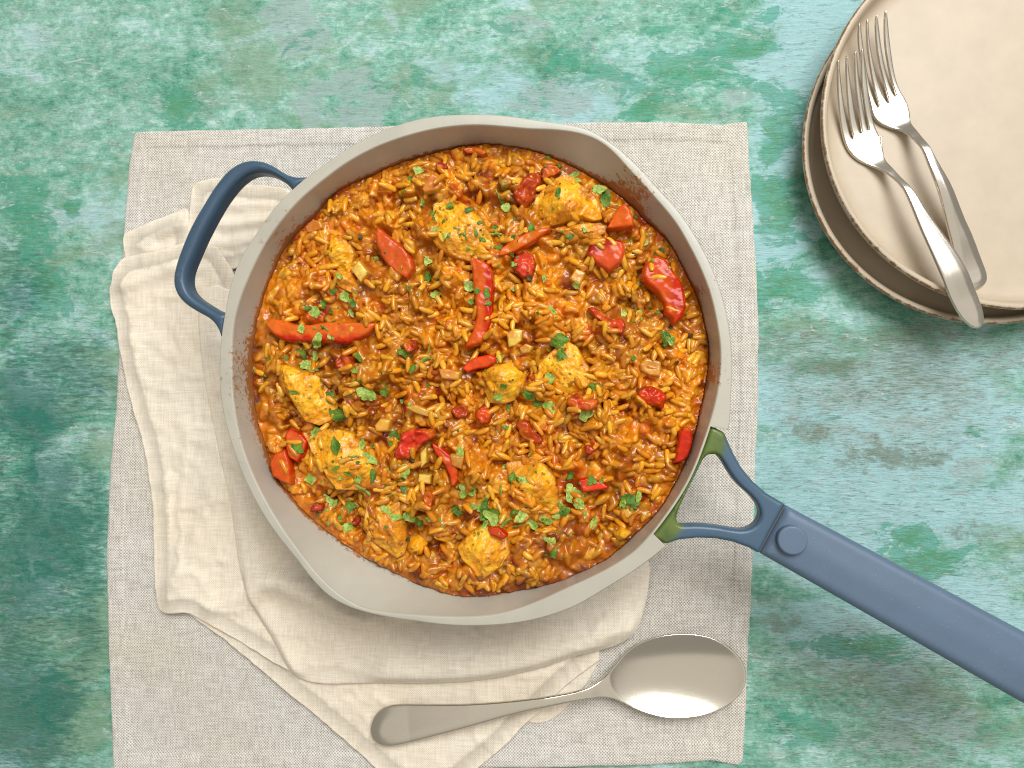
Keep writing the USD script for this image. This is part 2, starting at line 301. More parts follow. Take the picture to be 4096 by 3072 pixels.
    f = np.vstack([f, np.stack([a, a + k, b + k], 1), np.stack([a, b + k, b], 1), np.stack([np.full(k, len(v) - 1), b + k, a + k], 1)])
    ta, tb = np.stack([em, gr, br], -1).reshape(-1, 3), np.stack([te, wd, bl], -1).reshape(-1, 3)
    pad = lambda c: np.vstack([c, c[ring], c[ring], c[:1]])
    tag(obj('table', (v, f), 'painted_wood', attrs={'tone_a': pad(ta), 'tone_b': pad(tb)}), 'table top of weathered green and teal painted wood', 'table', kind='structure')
build_table()

# ------------------------------------------------------------------ placemat
def build_mat():
    o = [(290, 287), (350, 284), (420, 282), (600, 279), (820, 274), (1000, 270), (1250, 266), (1400, 264), (1500, 267), (1560, 270), (1585, 265), (1614, 262),
         (1617, 350), (1625, 450), (1632, 560), (1638, 700), (1637, 850), (1630, 1000), (1628, 1100), (1622, 1300), (1615, 1400), (1612, 1500), (1608, 1580), (1605, 1640), (1598, 1653)]
    px = cO(o) + [(2891, 3049), (2845, 3040), (2745, 3048), (2630, 3057), (2476, 3061), (2322, 3065), (2168, 3069), (1938, 3070), (1200, 3085), (458, 3095)] + \
         cO([(242, 1560), (238, 1450), (234, 1300), (232, 1200), (234, 1120), (240, 1000), (252, 880), (258, 760), (263, 640), (267, 540), (272, 450), (280, 360)])
    xy = at(px, .0016)
    P = Polygon(xy).buffer(.0015).buffer(-.0015)
    wob = lambda x, y: (fbm(P3(x * 160, y * 160), 2, 9) - .5) * .0012
    ring = resample(P.exterior, .0035); c = np.array(P.centroid.coords[0]); nrm = ring - c; nrm /= np.linalg.norm(nrm, axis=1)[:, None]
    P = Polygon(ring + nrm * wob(ring[:, 0], ring[:, 1])[:, None])
    def top(x, y, d):
        h = .0018 + .0011 * (1 - sstep(.0105, .0125, d)) + roundover(d, .0011)
        return h + np.clip(d / .01, 0, 1) * ((fbm(P3(x * 14, y * 45), 3, 21) - .5) * .0022 + (fbm(P3(x * 9, y * 9), 2, 22) - .5) * .003) - .0004 * np.exp(-((d - .0115) / .0008) ** 2)
    v, f, d, n = slab(P, .0032, top, lambda x, y, d: 0 * x + .0003, rings=(.0004, .0011, .0025, .0100, .0112, .0124, .014))
    t = fbm(P3(v[:, 0] * 18, v[:, 1] * 18), 3, 31)
    cd = mixc((.97, .94, .90), (1.0, 1.0, 1.02), t * 1.6 - .3)
    tag(obj('placemat', (v, f), 'linen', cd=cd), 'coarse grey beige linen placemat lying under the pan and napkin', 'placemat')
build_mat()

# ------------------------------------------------------------------ pan geometry
ZR, ZF = .073, .052
outer = [(900, 1243), (927, 1113), (965, 1021), (1014, 950), (1063, 874), (1117, 804), (1171, 755), (1225, 706), (1290, 663), (1350, 617), (1426, 571), (1497, 533), (1562, 508), (1667, 476), (1759, 461), (1852, 457), (1944, 457), (2037, 463), (2130, 478), (2222, 490),
         (2301, 500), (2350, 514), (2388, 530), (2426, 560), (2464, 581), (2502, 617), (2535, 646), (2578, 690), (2627, 750), (2681, 804), (2735, 869), (2773, 929), (2811, 994), (2844, 1059), (2871, 1124), (2893, 1194), (2909, 1259), (2920, 1324), (2928, 1400),
         (2930, 1445), (2924, 1571), (2916, 1723), (2860, 1890), (2780, 2050), (2669, 2185), (2609, 2230), (2533, 2287), (2438, 2344), (2368, 2388), (2315, 2420), (2130, 2482), (1944, 2503), (1815, 2503), (1667, 2485), (1518, 2463), (1407, 2435), (1315, 2389), (1259, 2333), (1185, 2235), (1092, 2120), (1000, 1965), (926, 1778), (885, 1620), (876, 1481), (882, 1360)]
inner = [(933, 1303), (960, 1194), (998, 1102), (1041, 1010), (1079, 945), (1128, 880), (1193, 804), (1253, 752), (1318, 701), (1377, 657), (1442, 619), (1502, 589), (1578, 560), (1659, 535), (1741, 516), (1822, 505), (1907, 500), (2000, 507), (2117, 519), (2198, 519),
         (2280, 527), (2334, 538), (2377, 554), (2421, 581), (2459, 614), (2486, 646), (2524, 690), (2562, 728), (2605, 777), (2648, 825), (2681, 863), (2714, 907), (2746, 966), (2779, 1026), (2811, 1097), (2833, 1151), (2855, 1232), (2871, 1314), (2882, 1400),
         (2880, 1480), (2864, 1590), (2834, 1698), (2811, 1766), (2785, 1839), (2750, 1918), (2707, 1991), (2657, 2063), (2610, 2125), (2533, 2210), (2438, 2270), (2343, 2318), (2254, 2356), (2150, 2405), (2000, 2455), (1801, 2466), (1655, 2456), (1524, 2445), (1448, 2431), (1385, 2397), (1316, 2345), (1260, 2285), (1191, 2195), (1129, 2110), (1066, 2005), (1011, 1895), (969, 1780), (942, 1655), (930, 1489), (930, 1390)]
food = cA([(250, 1400), (300, 1230), (390, 1020), (450, 900), (570, 770), (700, 640), (770, 540), (900, 450), (1030, 400), (1130, 360), (1220, 310), (1370, 260), (1530, 215), (1700, 170), (1844, 150)]) + \
       cB([(100, 145), (270, 165), (420, 195), (520, 225), (640, 275), (750, 330), (900, 415), (1060, 520), (1150, 600), (1220, 680), (1310, 760), (1420, 850), (1480, 960), (1540, 1080), (1600, 1200), (1650, 1320), (1690, 1500)]) + \
       cD([(1475, 60), (1468, 180), (1445, 330), (1420, 440), (1392, 560), (1365, 680), (1320, 800), (1250, 930), (1190, 1050), (1100, 1150), (1000, 1245), (900, 1340), (800, 1420), (650, 1490), (450, 1560), (250, 1600)]) + \
       cC([(1480, 1490), (1370, 1495), (1200, 1450), (1090, 1410), (960, 1345), (840, 1285), (720, 1210), (600, 1120), (490, 1040), (420, 960), (350, 875), (290, 800), (255, 690), (220, 580), (190, 480), (165, 270)])
PC = at([(1905, 1480)], ZR)[0]
TH = np.linspace(-np.pi, np.pi, 721)[:-1]
def polar(pts, z, sg):
    w = at(pts, z) - PC; th = np.arctan2(w[:, 1], w[:, 0]); r = np.linalg.norm(w, axis=1); o = np.argsort(th)
    return gaussian_filter1d(np.interp(TH, th[o], r[o], period=2 * np.pi), sg, mode='wrap')
RO, RI, RF = polar(outer, ZR, 4), polar(inner, ZR, 4), polar(food, ZF, 4)
RF = np.minimum(RF, RI - .0008)
def rr(arr, th): return np.interp(th, TH, arr, period=2 * np.pi)
ang = lambda px, z=ZR: (lambda w: math.atan2(w[1], w[0]))(at([px], z)[0] - PC)
N1, N2 = ang((2640, 2162)), ang((2874, 1712))            # the notch where the handle bracket sits
def grid_faces(nr, nt, closed=True):
    i = np.arange(nr * nt).reshape(nr, nt)
    j = np.roll(i, -1, 1) if closed else i[:, 1:]
    if not closed: i = i[:, :-1]
    q = np.stack([i[:-1], i[1:], j[1:], j[:-1]], -1).reshape(-1, 4)
    return np.vstack([q[:, [0, 1, 2]], q[:, [0, 2, 3]]])
def ringrows(rows, th):
    v = np.concatenate([np.c_[PC[0] + r * np.cos(th), PC[1] + r * np.sin(th), np.broadcast_to(z, r.shape)] for r, z in rows])
    return v
def build_pan():
    pan = thing('frying_pan', 'shallow beige ceramic pan with blue handles, full of orange chicken and rice', 'frying pan')
    th = np.sort(np.r_[np.linspace(-np.pi, np.pi, 721)[:-1], N1 - 1e-3, N1 + 1e-3, N2 - 1e-3, N2 + 1e-3])
    ro, ri, rf = rr(RO, th), rr(RI, th), rr(RF, th)
    notch = (th > N1) & (th < N2)
    ro_n = np.where(notch, ri + .0016, ro)
    lip = np.minimum(.0009, (ro_n - ri) * .3)
    # stain amount by angle (world, anticlockwise from the right)
    deg = np.degrees(th)
    bump = lambda c, w: np.exp(-(((deg - c + 180) % 360 - 180) / w) ** 2)
    amt = .195 + .06 * bump(150, 24) + .16 * bump(146, 7) + .34 * bump(49, 8) + .24 * bump(20, 3) + .24 * bump(-1, 4) + .12 * bump(178, 8) + .08 * bump(120, 25) + .2 * bump(190, 25) + .12 * bump(-20, 30) - .12 * bump(-100, 45)
    rows_rim = [(ro_n - .0008, ZR - .0085), (ro_n - .0002, ZR - .006), (ro_n, ZR - .001), (ro_n - lip * .4, ZR - .0003), (ro_n - lip, ZR + 0.0), (ri + lip, ZR + 0.0), (ri + lip * .4, ZR - .0003), (ri, ZR - .0012)]
    v = ringrows(rows_rim, th); nt = len(th)
    f = grid_faces(len(rows_rim), nt)
    st = np.concatenate([np.clip(.10 + .52 * amt * k, 0, .7) for k in (.6, .7, .75, .8, .85, .9, 1.0, 1.0)])
    film = np.concatenate([amt * k for k in (.2, .2, .2, .2, .2, .25, .3, .3)])
    obj('rim', (v, f[:, ::-1]), 'pan_ceramic', pan, cd=np.c_[st + .03, film, st * 0])
    rows, st, fl = [], [], []
    for t in np.linspace(0, 1, 16):
        z = ZR - .0012 - t * (ZR - .0012 - (ZF - .002)); k = np.clip((z - ZF) / (ZR - ZF), 0, 1)
        s = t ** 1.05
        rows.append((ri * (1 - s) + (rf + .0006) * s, z)); st.append(np.clip(amt * (.8 + .7 * np.exp(-k / .2)) + .06 * np.exp(-k / .12) + .2 * np.exp(-k / .05), 0, .9)); fl.append(np.clip(amt * 1.3 * np.exp(-k / .25) + .05, 0, 1))
    for t in (.15, .35, .6, .85, 1.0):
        rows.append(((rf + .0006) * (1 - .04 * t), ZF - .002 - t * .035)); st.append(.5 + 0 * th); fl.append(.5 + 0 * th)
    rows += [((rf) * .9, .0125), (rf * .5, .0115), (rf * 0, .0115)]; st += [.5 + 0 * th] * 3; fl += [.5 + 0 * th] * 3
    v = ringrows(rows, th); f = grid_faces(len(rows), nt)
    obj('bowl', (v, f[:, ::-1]), 'pan_ceramic', pan, cd=np.c_[np.concatenate(st), np.concatenate(fl), np.concatenate(fl) * 0])
    rows = [(ro_n - .0010, ZR - .0078), (np.minimum(ro_n, ri + .005) - .0006, ZR - .0095), (ri * .985 + .0035, .04), (ri * .97 + .003, .02), (ri * .94, .0105), (ri * .90, .0085), (ri * .001, .0085)]
    v = ringrows(rows, th)
    obj('outer_shell', (v, grid_faces(len(rows), nt)), 'pan_blue', pan, cd=np.zeros((len(v), 3)))
    # side handle: a flat loop, 13 mm tall
    z = ZR - .003
    o = smooth_line(cL([(1420, 330), (1370, 337), (1300, 342), (1230, 325), (1150, 270), (1080, 235), (1000, 225), (930, 238), (860, 280), (800, 340), (740, 420), (680, 520), (620, 620), (570, 720), (530, 820), (495, 920), (475, 1010), (480, 1080), (510, 1140), (560, 1190), (640, 1240), (720, 1280), (770, 1335), (795, 1410), (800, 1450)]), 140, 2)
    i = smooth_line(cL([(1310, 470), (1265, 430), (1250, 398), (1190, 352), (1120, 316), (1050, 304), (985, 316), (930, 350), (880, 400), (810, 490), (740, 610), (670, 745), (618, 865), (578, 960), (566, 1035), (584, 1095), (632, 1145), (702, 1188), (765, 1228), (830, 1246), (870, 1250)]), 130, 2)
    poly = Polygon(np.vstack([at(o, z), at(i, z)[::-1]])).buffer(0)
    rimpoly = Polygon(np.c_[PC[0] + (RO - .0004) * np.cos(TH), PC[1] + (RO - .0004) * np.sin(TH)])
    poly = max(getattr(poly.difference(rimpoly), 'geoms', [poly.difference(rimpoly)]), key=lambda g: g.area)
    c0 = np.array(poly.centroid.coords[0])
    def top(x, y, d): return z + roundover(d, .0032) + .0008 * np.clip(d / .004, 0, 1)
    def bot(x, y, d): return z - .0125 - roundover(d, .0025)
    v, f, d, n = slab(poly, .0018, top, bot, rings=(.0002, .0006, .0012, .002, .003))
    st = np.clip(.30 + .12 * (fbm(P3(v[:, 0] * 60, v[:, 1] * 60), 2, 5) - .5), 0, 1)
    obj('side_handle', (v, f), 'pan_blue', pan, cd=np.c_[st, st * .3, st * 0])
    # handle bracket with its opening
    z = ZR - .0012
    o = cE([(455, 140), (505, 155), (553, 182), (575, 235), (605, 300), (650, 380), (715, 455), (790, 520), (888, 577)]) + cE([(742, 850), (690, 820), (600, 787), (500, 768), (400, 765), (300, 775), (228, 800), (185, 775), (145, 745)])
    arc = cE([(205, 660), (280, 555), (345, 450), (395, 340), (425, 235)])
    P = Polygon(at(o + arc, z)).buffer(0)
    rin = Polygon(np.c_[PC[0] + (RI + .0017) * np.cos(TH), PC[1] + (RI + .0017) * np.sin(TH)])
    P = max(getattr(P.difference(rin), 'geoms', [P.difference(rin)]), key=lambda g: g.area).buffer(-.0008).buffer(.0008)
    hole = Polygon(smooth_poly(at(cE([(448, 310), (480, 298), (520, 305), (550, 350), (590, 420), (640, 480), (700, 530), (740, 580), (757, 630), (738, 682), (690, 715), (640, 722), (580, 712), (500, 698), (400, 690), (330, 694), (297, 690), (284, 655), (300, 600), (350, 500), (400, 400), (428, 340)]), z), 2))
    P = P.difference(hole)
    hx = at(cE([(815, 712)]), z)[0]; hd = at(cE([(2000, 1400)]), z + .012)[0] - hx; hl = np.linalg.norm(hd); hd /= hl
    along = lambda x, y: (x - hx[0]) * hd[0] + (y - hx[1]) * hd[1]
    def lift(x, y): return np.clip(along(x, y), -.02, 9) * .10 * sstep(-.03, .02, along(x, y))
    def top(x, y, d): return z + roundover(d, .0022) + lift(x, y)
    def bot(x, y, d): return z - .011 - roundover(d, .002) + lift(x, y)
    v, f, d, n = slab(P, .0018, top, bot, rings=(.0002, .0005, .001, .0016, .0022))
    r = np.hypot(v[:, 0] - PC[0], v[:, 1] - PC[1]); thv = np.arctan2(v[:, 1] - PC[1], v[:, 0] - PC[0])
    g = 1 - sstep(.0085, .0150, r - rr(RI, thv) + .004 * (fbm(P3(v[:, 0] * 120, v[:, 1] * 120), 3, 4) - .5))
    obj('handle_bracket', (v, f), 'bracket', pan, cd=np.c_[g, .16 + .17 * g, g * 0])
    # long handle
    zt = z
    hpx_t, hpx_b = cE([(892, 578), (1200, 740), (1600, 952), (2206, 1275)]), cE([(744, 852), (1100, 1055), (1600, 1340), (2206, 1688)])
    zz = lambda k: zt + .002 + k
    T = np.vstack([at([p], zt + .0005 + .10 * dd)[0] for p, dd in zip(hpx_t, (.0, .035, .083, .158))])
    B = np.vstack([at([p], zt + .0005 + .10 * dd)[0] for p, dd in zip(hpx_b, (.0, .042, .10, .175))])
    eT, eB = T[-1] + (T[-1] - T[-2]) * .45, B[-1] + (B[-1] - B[-2]) * .30
    Hh = Polygon(np.vstack([T, eT, eB, B[::-1]])).buffer(0)
    end = Hh.buffer(-.012).buffer(.012)
    Hh = end.union(Hh.intersection(Point(*hx).buffer(.1))).buffer(-.0004)
    def top(x, y, d): return zt + .0012 + roundover(d, .0045) * (1 - .0) + lift(x, y) + .0012 * sstep(0, .02, d)
    def bot(x, y, d): return zt - .0125 - roundover(d, .004) + lift(x, y)
    v, f, d, n = slab(Hh, .003, top, bot, rings=(.0002, .0007, .0014, .0022, .0032, .0045, .006))
    st = .29 + .0 * v[:, 0]
    obj('long_handle', (v, f), 'handle_blue', pan, cd=np.c_[st, st * .0, st * 0])
    bc = at(cE([(929, 778)]), zt + .007)[0]
    Bp = Point(*bc).buffer(.0077, 40)
    zb = zt + .0024 + float(lift(bc[0], bc[1]))
    v, f, d, n = slab(Bp, .001, lambda x, y, d: zb + .0032 + roundover(d, .0008) + lift(x, y) - float(lift(bc[0], bc[1])), lambda x, y, d: zb - .002 + 0 * x, rings=(.0002, .0005, .0008))
    obj('button', (v, f), 'handle_blue', pan, cd=np.c_[.2 + 0 * v[:, 0], 0 * v[:, 0], 0 * v[:, 0]])
    Sm = Polygon(np.vstack([at(cE([(885, 580), (891, 583), (747, 844), (741, 841)]), zt)])).buffer(0)
    v, f, d, n = slab(Sm, .0015, lambda x, y, d: zt - .0012 + lift(x, y), lambda x, y, d: zt - .009 + lift(x, y))
    obj('seam', (v, f), 'brass_seam', pan)
# bracket: blue enamel gone olive green where the hot sauce ran over it
M('bracket', {'g': ('geometry', {}), 'at': ('attribute', {'attribute': 'Cd'}), 's': ('separate_color', {}), 'n1': ('noise_texture', {'scale': 240, 'detail': 7, 'roughness': .7}), 'n2': ('noise_texture', {'scale': 70, 'detail': 4}),
              'a': ('math', {'math_type': 'add'}), 'r': ('map_range', {'range_type': 'smoothstep', 'from_min': .98, 'from_max': 1.12, 'to_max': .8, 'clamp': True}),
              'gr': ('rgb_ramp', {'ramp': [(.35, lin(66, 84, 30)), (.6, lin(92, 108, 44))]}), 'm1': ('mix', {'color1': lin(63, 87, 106)}), 'm2': ('mix', {'color2': lin(112, 66, 26)}),
              'p': ('principled_bsdf', {'roughness': .4})},
  [('at.color', 's.color'), ('g.position', 'n1.vector'), ('g.position', 'n2.vector'), ('n2.fac', 'gr.fac'), ('s.r', 'm1.fac'), ('gr.color', 'm1.color2'), ('s.g', 'a.value1'), ('n1.fac', 'a.value2'), ('a.value', 'r.value'), ('r.result', 'm2.fac'), ('m1.color', 'm2.color1'), ('m2.color', 'p.base_color')])
build_pan()

# ------------------------------------------------------------------ napkin: overlapping folds of one cloth
def build_napkin():
    V, Fc, C, off = [], [], [], 0
    def fold(px, z0, edge_r=.0012, ridges=(), wr=.0012, seed=0, extra=0.0, hem=0.0, sp=.0022, dirn=(40, 40), crs=.0018):
        nonlocal off
        P = Polygon(smooth_poly(at(px, z0), 1)).buffer(0)
        P = max(getattr(P, 'geoms', [P]), key=lambda g: g.area)
        rl = [(LineString(at(l, z0)), a, w) for l, a, w in ridges]
        def top(x, y, d):
            h = z0 + roundover(d, edge_r) + sstep(0, .012, d) * (extra + wr * 3.2 * (fbm(P3(x * dirn[0], y * dirn[1], seed), 4, seed) - .5) + wr * 2.0 * (fbm(P3(x * 120, y * 120, seed), 3, seed + 3) - .5) + crs * (np.exp(-np.abs(fbm(P3(x * 26, y * 38, seed + .3), 3, seed + 7) - .5) * 60) - .2))
            pts = shapely.points(np.c_[x, y])
            for ln, a, w in rl:
                h = h + a * 1.7 * np.exp(-(shapely.distance(pts, ln) / w) ** 2) * sstep(0, .006, d)
            if hem:
                h = h + .0004 * (1 - sstep(hem - .001, hem + .001, d)) - .0007 * np.exp(-((d - hem) / .0008) ** 2) + .0042 * np.exp(-((d - hem * .5) / (hem * .5)) ** 2) * (fbm(P3(x * 170, y * 170), 2, seed) - .45)
            # lie flat under the pan
            r = np.hypot(x - PC[0], y - PC[1])
            return np.where(r < .128, np.minimum(h, .0080 - .0008 * (8 - seed)), h)
        v, f, d, n = slab(P, sp, top, lambda x, y, d: top(x, y, d) - .0011 - .6 * edge_r * sstep(0, edge_r, d), rings=(edge_r * .12, edge_r * .4, edge_r * .8, edge_r * 1.3) + ((hem,) if hem else ()))
        t = fbm(P3(v[:, 0] * 25, v[:, 1] * 25), 3, seed + 11)
        V.append(v); Fc.append(f + off); off += len(v); cc = mixc((.96, .93, .88), (1, 1, 1), t * 1.6 - .3)
        C.append(cc * (1 - .3 * np.exp(-((np.r_[d, d, np.full(len(v) - 2 * n, 9.0)] - hem) / .0006) ** 2))[:, None] if hem else cc)
    # 0 scalloped layer behind the spoon's neck
    fold([(2100, 2880), (2122, 2896), (2176, 2897), (2222, 2873), (2268, 2834), (2307, 2780), (2353, 2734), (2384, 2673), (2400, 2640), (2300, 2520), (2050, 2600), (1990, 2800)], .0026, .0012, wr=.0012, seed=1)
    # 1 hemmed flap, its point below the frame
    fold([(700, 2420), (752, 2451), (809, 2497), (900, 2560), (1006, 2649), (1148, 2769), (1254, 2854), (1360, 2945), (1458, 3030), (1501, 3072), (1620, 3170), (1780, 3185), (1915, 3069), (1969, 3026), (2038, 2965), (2092, 2903), (2176, 2830), (2245, 2757), (2330, 2690), (2420, 2625), (2330, 2380), (1900, 2250), (1300, 2250), (900, 2200)],
         .0052, .0007, ridges=[(cN([(760, 850), (1000, 1030), (1300, 1280), (1600, 1560)]), .0007, .003)], wr=.0007, seed=2, hem=.010)
    # 2 hem strip top left and the piece behind the side handle
    fold(cL([(612, 410), (640, 385), (690, 366), (790, 350), (900, 370), (980, 402), (1060, 398), (1150, 408), (1270, 425), (1330, 600), (1100, 900), (700, 1000), (590, 900), (588, 640), (600, 500)]), .0045, .0007, ridges=[(cL([(800, 540), (1000, 530), (1200, 535)]), .0014, .0028), (cL([(780, 660), (950, 655), (1120, 640)]), .0016, .003), (cL([(700, 800), (900, 790), (1050, 760)]), .0014, .003)], wr=.0012, seed=3, hem=.008, dirn=(20, 60))
    fold(cL([(148, 728), (190, 705), (250, 680), (350, 632), (450, 598), (540, 560), (584, 545), (590, 640), (600, 760), (560, 900), (300, 950), (180, 930), (160, 860)]), .0048, .0007, ridges=[(cL([(300, 810), (350, 720), (560, 660)]), .0022, .004)], wr=.0016, seed=4, hem=.009)
    # 3 left panel
    left = [(713, 975), (659, 995), (605, 1008), (545, 1018), (490, 1030), (474, 1048), (452, 1088), (441, 1139), (437, 1181), (447, 1254), (464, 1284), (471, 1374), (488, 1434), (496, 1500), (528, 1630), (574, 1778), (600, 1930), (611, 2037), (614, 2180), (617, 2315), (628, 2425), (650, 2454), (685, 2456), (752, 2449), (794, 2476), (900, 2532), (1006, 2596), (1112, 2663), (1200, 2700), (1250, 2500), (1200, 2100), (1100, 1700), (1000, 1300), (900, 1000), (780, 960)]
    fold(left, .0072, .0008, ridges=[(cL([(170, 1060), (350, 1000), (500, 960)]), .002, .005), (cL([(120, 1250), (180, 1420), (230, 1659)]), .0014, .005), (cN([(560, 0), (540, 300), (520, 560)]), -.0012, .004), (cN([(800, 60), (740, 300), (640, 520), (530, 720)]), .0022, .009), (cN([(640, 780), (760, 760), (960, 700)]), .0016, .006), (cN([(480, 60), (500, 300), (490, 600)]), .0012, .004)],
         wr=.0013, seed=5, hem=.009, dirn=(30, 18))
    # 4 top drape
    drape = [(800, 1120), (788, 1254), (800, 1400), (812, 1520), (850, 1700), (893, 1900), (930, 2077), (951, 2253), (983, 2387), (1042, 2486), (1098, 2571), (1133, 2649), (1172, 2706), (1240, 2733), (1324, 2740), (1400, 2736), (1554, 2733), (1707, 2736), (1900, 2727), (2053, 2700), (2169, 2673), (2284, 2631), (2399, 2604), (2476, 2581), (2537, 2542), (2560, 2496), (2574, 2450), (2592, 2380), (2606, 2240), (2500, 2050), (2100, 2100), (1500, 2000), (1200, 1600), (1050, 1200)]
    fold(drape, .0085, .0011, ridges=[(cN([(990, 680), (1060, 600), (1180, 590), (1330, 660), (1500, 740), (1700, 800)]), .0055, .009), (cN([(920, 100), (950, 350), (970, 560)]), .0012, .006), (cS([(200, 290), (700, 280), (1150, 180), (1400, 60)]), .0045, .014), (cS([(1350, 170), (1430, 80), (1470, 0)]), -.001, .003), (cS([(1420, 180), (1490, 80), (1510, 0)]), .001, .003), (cN([(1040, 800), (1130, 960), (1240, 1100)]), .003, .008)],
         wr=.0010, seed=6, dirn=(22, 22), extra=.0015)
    v, f = np.vstack(V), np.vstack(Fc)
    tag(obj('napkin', (v, f), 'cotton', cd=np.vstack(C)), 'rumpled cream cotton napkin folded and tucked under the pan', 'napkin')
build_napkin()
# ------------------------------------------------------------------ food: sauced rice as one fine relief, then the pieces lying in it
GS = .0004
FOODP = Polygon(np.c_[PC[0] + (RF + .0004) * np.cos(TH), PC[1] + (RF + .0004) * np.sin(TH)])
fx0, fy0, fx1, fy1 = FOODP.bounds
gxs, gys = np.arange(fx0 - .002, fx1 + .002, GS), np.arange(fy0 - .002, fy1 + .002, GS)
GX, GY = np.meshgrid(gxs, gys)
GR = np.hypot(GX - PC[0], GY - PC[1]); GT = np.arctan2(GY - PC[1], GX - PC[0])
EDGE = rr(RF, GT) - GR                                         # distance inside the pan wall
c_sauce, c_sauce2, c_oil = np.array(lin(158, 76, 8)), np.array(lin(194, 108, 14)), np.array(lin(112, 44, 5))
rice_cols = np.array([lin(*c) for c in ((222, 148, 26), (214, 134, 18), (228, 164, 40), (220, 156, 46), (206, 122, 16), (216, 142, 24))])
HB = (fbm(P3(GX * 24, GY * 24), 3, 40) - .5) * .010 + (fbm(P3(GX * 70, GY * 70), 3, 41) - .5) * .020 + (fbm(P3(GX * 190, GY * 190), 3, 42) - .5) * .0075
HF = ZF + .0005 + HB * sstep(0, .02, EDGE) - .0012 * (1 - sstep(0, .012, EDGE)) + (fbm(P3(GX * 260, GY * 260), 3, 50) - .5) * .004 * (1 - sstep(.004, .014, EDGE)) + .0025 * sstep(.01, .06, EDGE)
CT = fbm(P3(GX * 55, GY * 55), 4, 43)
CF = mixc(c_sauce, c_sauce2, CT * 2 - .5)
CF = mixc(CF, c_oil, (fbm(P3(GX * 90, GY * 90), 3, 47) - .52) * 5)
red = sstep(.60, .70, fbm(P3(GX * 75 + 9, GY * 75), 3, 44))
CF = mixc(CF, lin(176, 56, 18), red * .5)
MASKG = np.zeros_like(GX)
def gi(x, y): return (y - gys[0]) / GS, (x - gxs[0]) / GS
def stamp(x, y, a, b, th, zc, tl, col, k=.0008, paint=1.0, sq=2.4):
    iy, ix = gi(x, y); r = int(a / GS) + 2; iy, ix = int(round(iy)), int(round(ix))
    sl = np.s_[max(iy - r, 0):iy + r + 1, max(ix - r, 0):ix + r + 1]
    X, Y = GX[sl] - x, GY[sl] - y
    if X.size == 0: return
    u, w = X * math.cos(th) + Y * math.sin(th), -X * math.sin(th) + Y * math.cos(th)
    q = np.abs(u / a) ** sq + (w / (b * (1 - .15 * u / a))) ** 2
    ins = q < 1
    h = zc + b * .95 * np.sqrt(np.clip(1 - q, 0, 1)) + tl * u
    h = np.where(ins, h, -1)
    H = HF[sl]
    t = np.clip(.5 + .5 * (h - H) / k, 0, 1)
    new = np.where(ins, H * (1 - t) + h * t + k * .5 * t * (1 - t), H)
    cover = t * ins
    HF[sl] = new
    c = (cover * paint)[..., None] * np.clip((1 - q) * 2.2, .15, 1)[..., None]
    CF[sl] = CF[sl] * (1 - c) + np.asarray(col) * c
# soft clumps first
for _ in range(420):
    t, rad = rng.uniform(-np.pi, np.pi), .138 * math.sqrt(rng.random())
    x, y = PC[0] + rad * math.cos(t), PC[1] + rad * math.sin(t)
    a = rng.uniform(.003, .0085)
    iy, ix = gi(x, y); r = int(a * 2 / GS); iy, ix = int(iy), int(ix)
    sl = np.s_[max(iy - r, 0):iy + r, max(ix - r, 0):ix + r]
    HF[sl] += rng.uniform(.0010, .0045) * np.exp(-((GX[sl] - x) ** 2 + (GY[sl] - y) ** 2) / (a * a * .5)) * sstep(0, .008, EDGE[sl])
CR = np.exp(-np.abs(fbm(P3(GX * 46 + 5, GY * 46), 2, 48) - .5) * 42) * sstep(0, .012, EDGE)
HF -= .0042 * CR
CF = mixc(CF, lin(128, 52, 6), CR * .7)  # creases tinted oil-brown: shade of the gaps is put into the sauce colour
H0 = HF.copy()
grains = []
pool = fbm(P3(GX * 60 + 3, GY * 60), 3, 45)
for k in range(10000):
    t, rad = rng.uniform(-np.pi, np.pi), .142 * math.sqrt(rng.random())
    x, y = PC[0] + rad * math.cos(t), PC[1] + rad * math.sin(t)
    iy, ix = gi(x, y); iy, ix = int(iy), int(ix)
    if not (0 <= iy < len(gys) and 0 <= ix < len(gxs)) or EDGE[iy, ix] < .0028: continue
    if (pool[iy, ix] < .36 or CR[iy, ix] > .55) and rng.random() < .7: continue
    b = rng.uniform(.0015, .0021); a = rng.uniform(.0034, .0051)
    if rng.random() < .12: a *= .6
    coh = fbm(P3(np.array([x * 70]), np.array([y * 70])), 2, 46)[0] * 9
    th = coh + rng.normal(0, .7)
    z = H0[iy, ix] + rng.uniform(-.0024, .0010)
    col = rice_cols[rng.integers(len(rice_cols))] * rng.uniform(.7, 1.12)
    stamp(x, y, a, b, th, z, rng.normal(0, .24), col, paint=rng.uniform(.15, .75))
    grains.append((z, x, y, a, b, th))
# little drops of sauce and softened bits
for _ in range(1800):
    t, rad = rng.uniform(-np.pi, np.pi), .142 * math.sqrt(rng.random())
    x, y = PC[0] + rad * math.cos(t), PC[1] + rad * math.sin(t)
    iy, ix = gi(x, y); iy, ix = int(iy), int(ix)
    if not (0 <= iy < len(gys) and 0 <= ix < len(gxs)) or EDGE[iy, ix] < .002: continue
    a = rng.uniform(.0006, .0016)
    col = [lin(206, 128, 30), lin(186, 76, 20), lin(160, 80, 18), lin(190, 150, 60)][rng.integers(4)]
    stamp(x, y, a, a * rng.uniform(.6, .95), rng.uniform(0, 3), HF[iy, ix] - a * .4, 0, col, sq=2.0, paint=.7)
CF = CF * (.84 + .32 * sstep(.38, .6, fbm(P3(GX * 34 + 2, GY * 34), 3, 49)))[..., None]
ins = EDGE > -GS * 1.2
HF = np.where(EDGE < .0006, np.minimum(HF, ZF + .0005), HF)
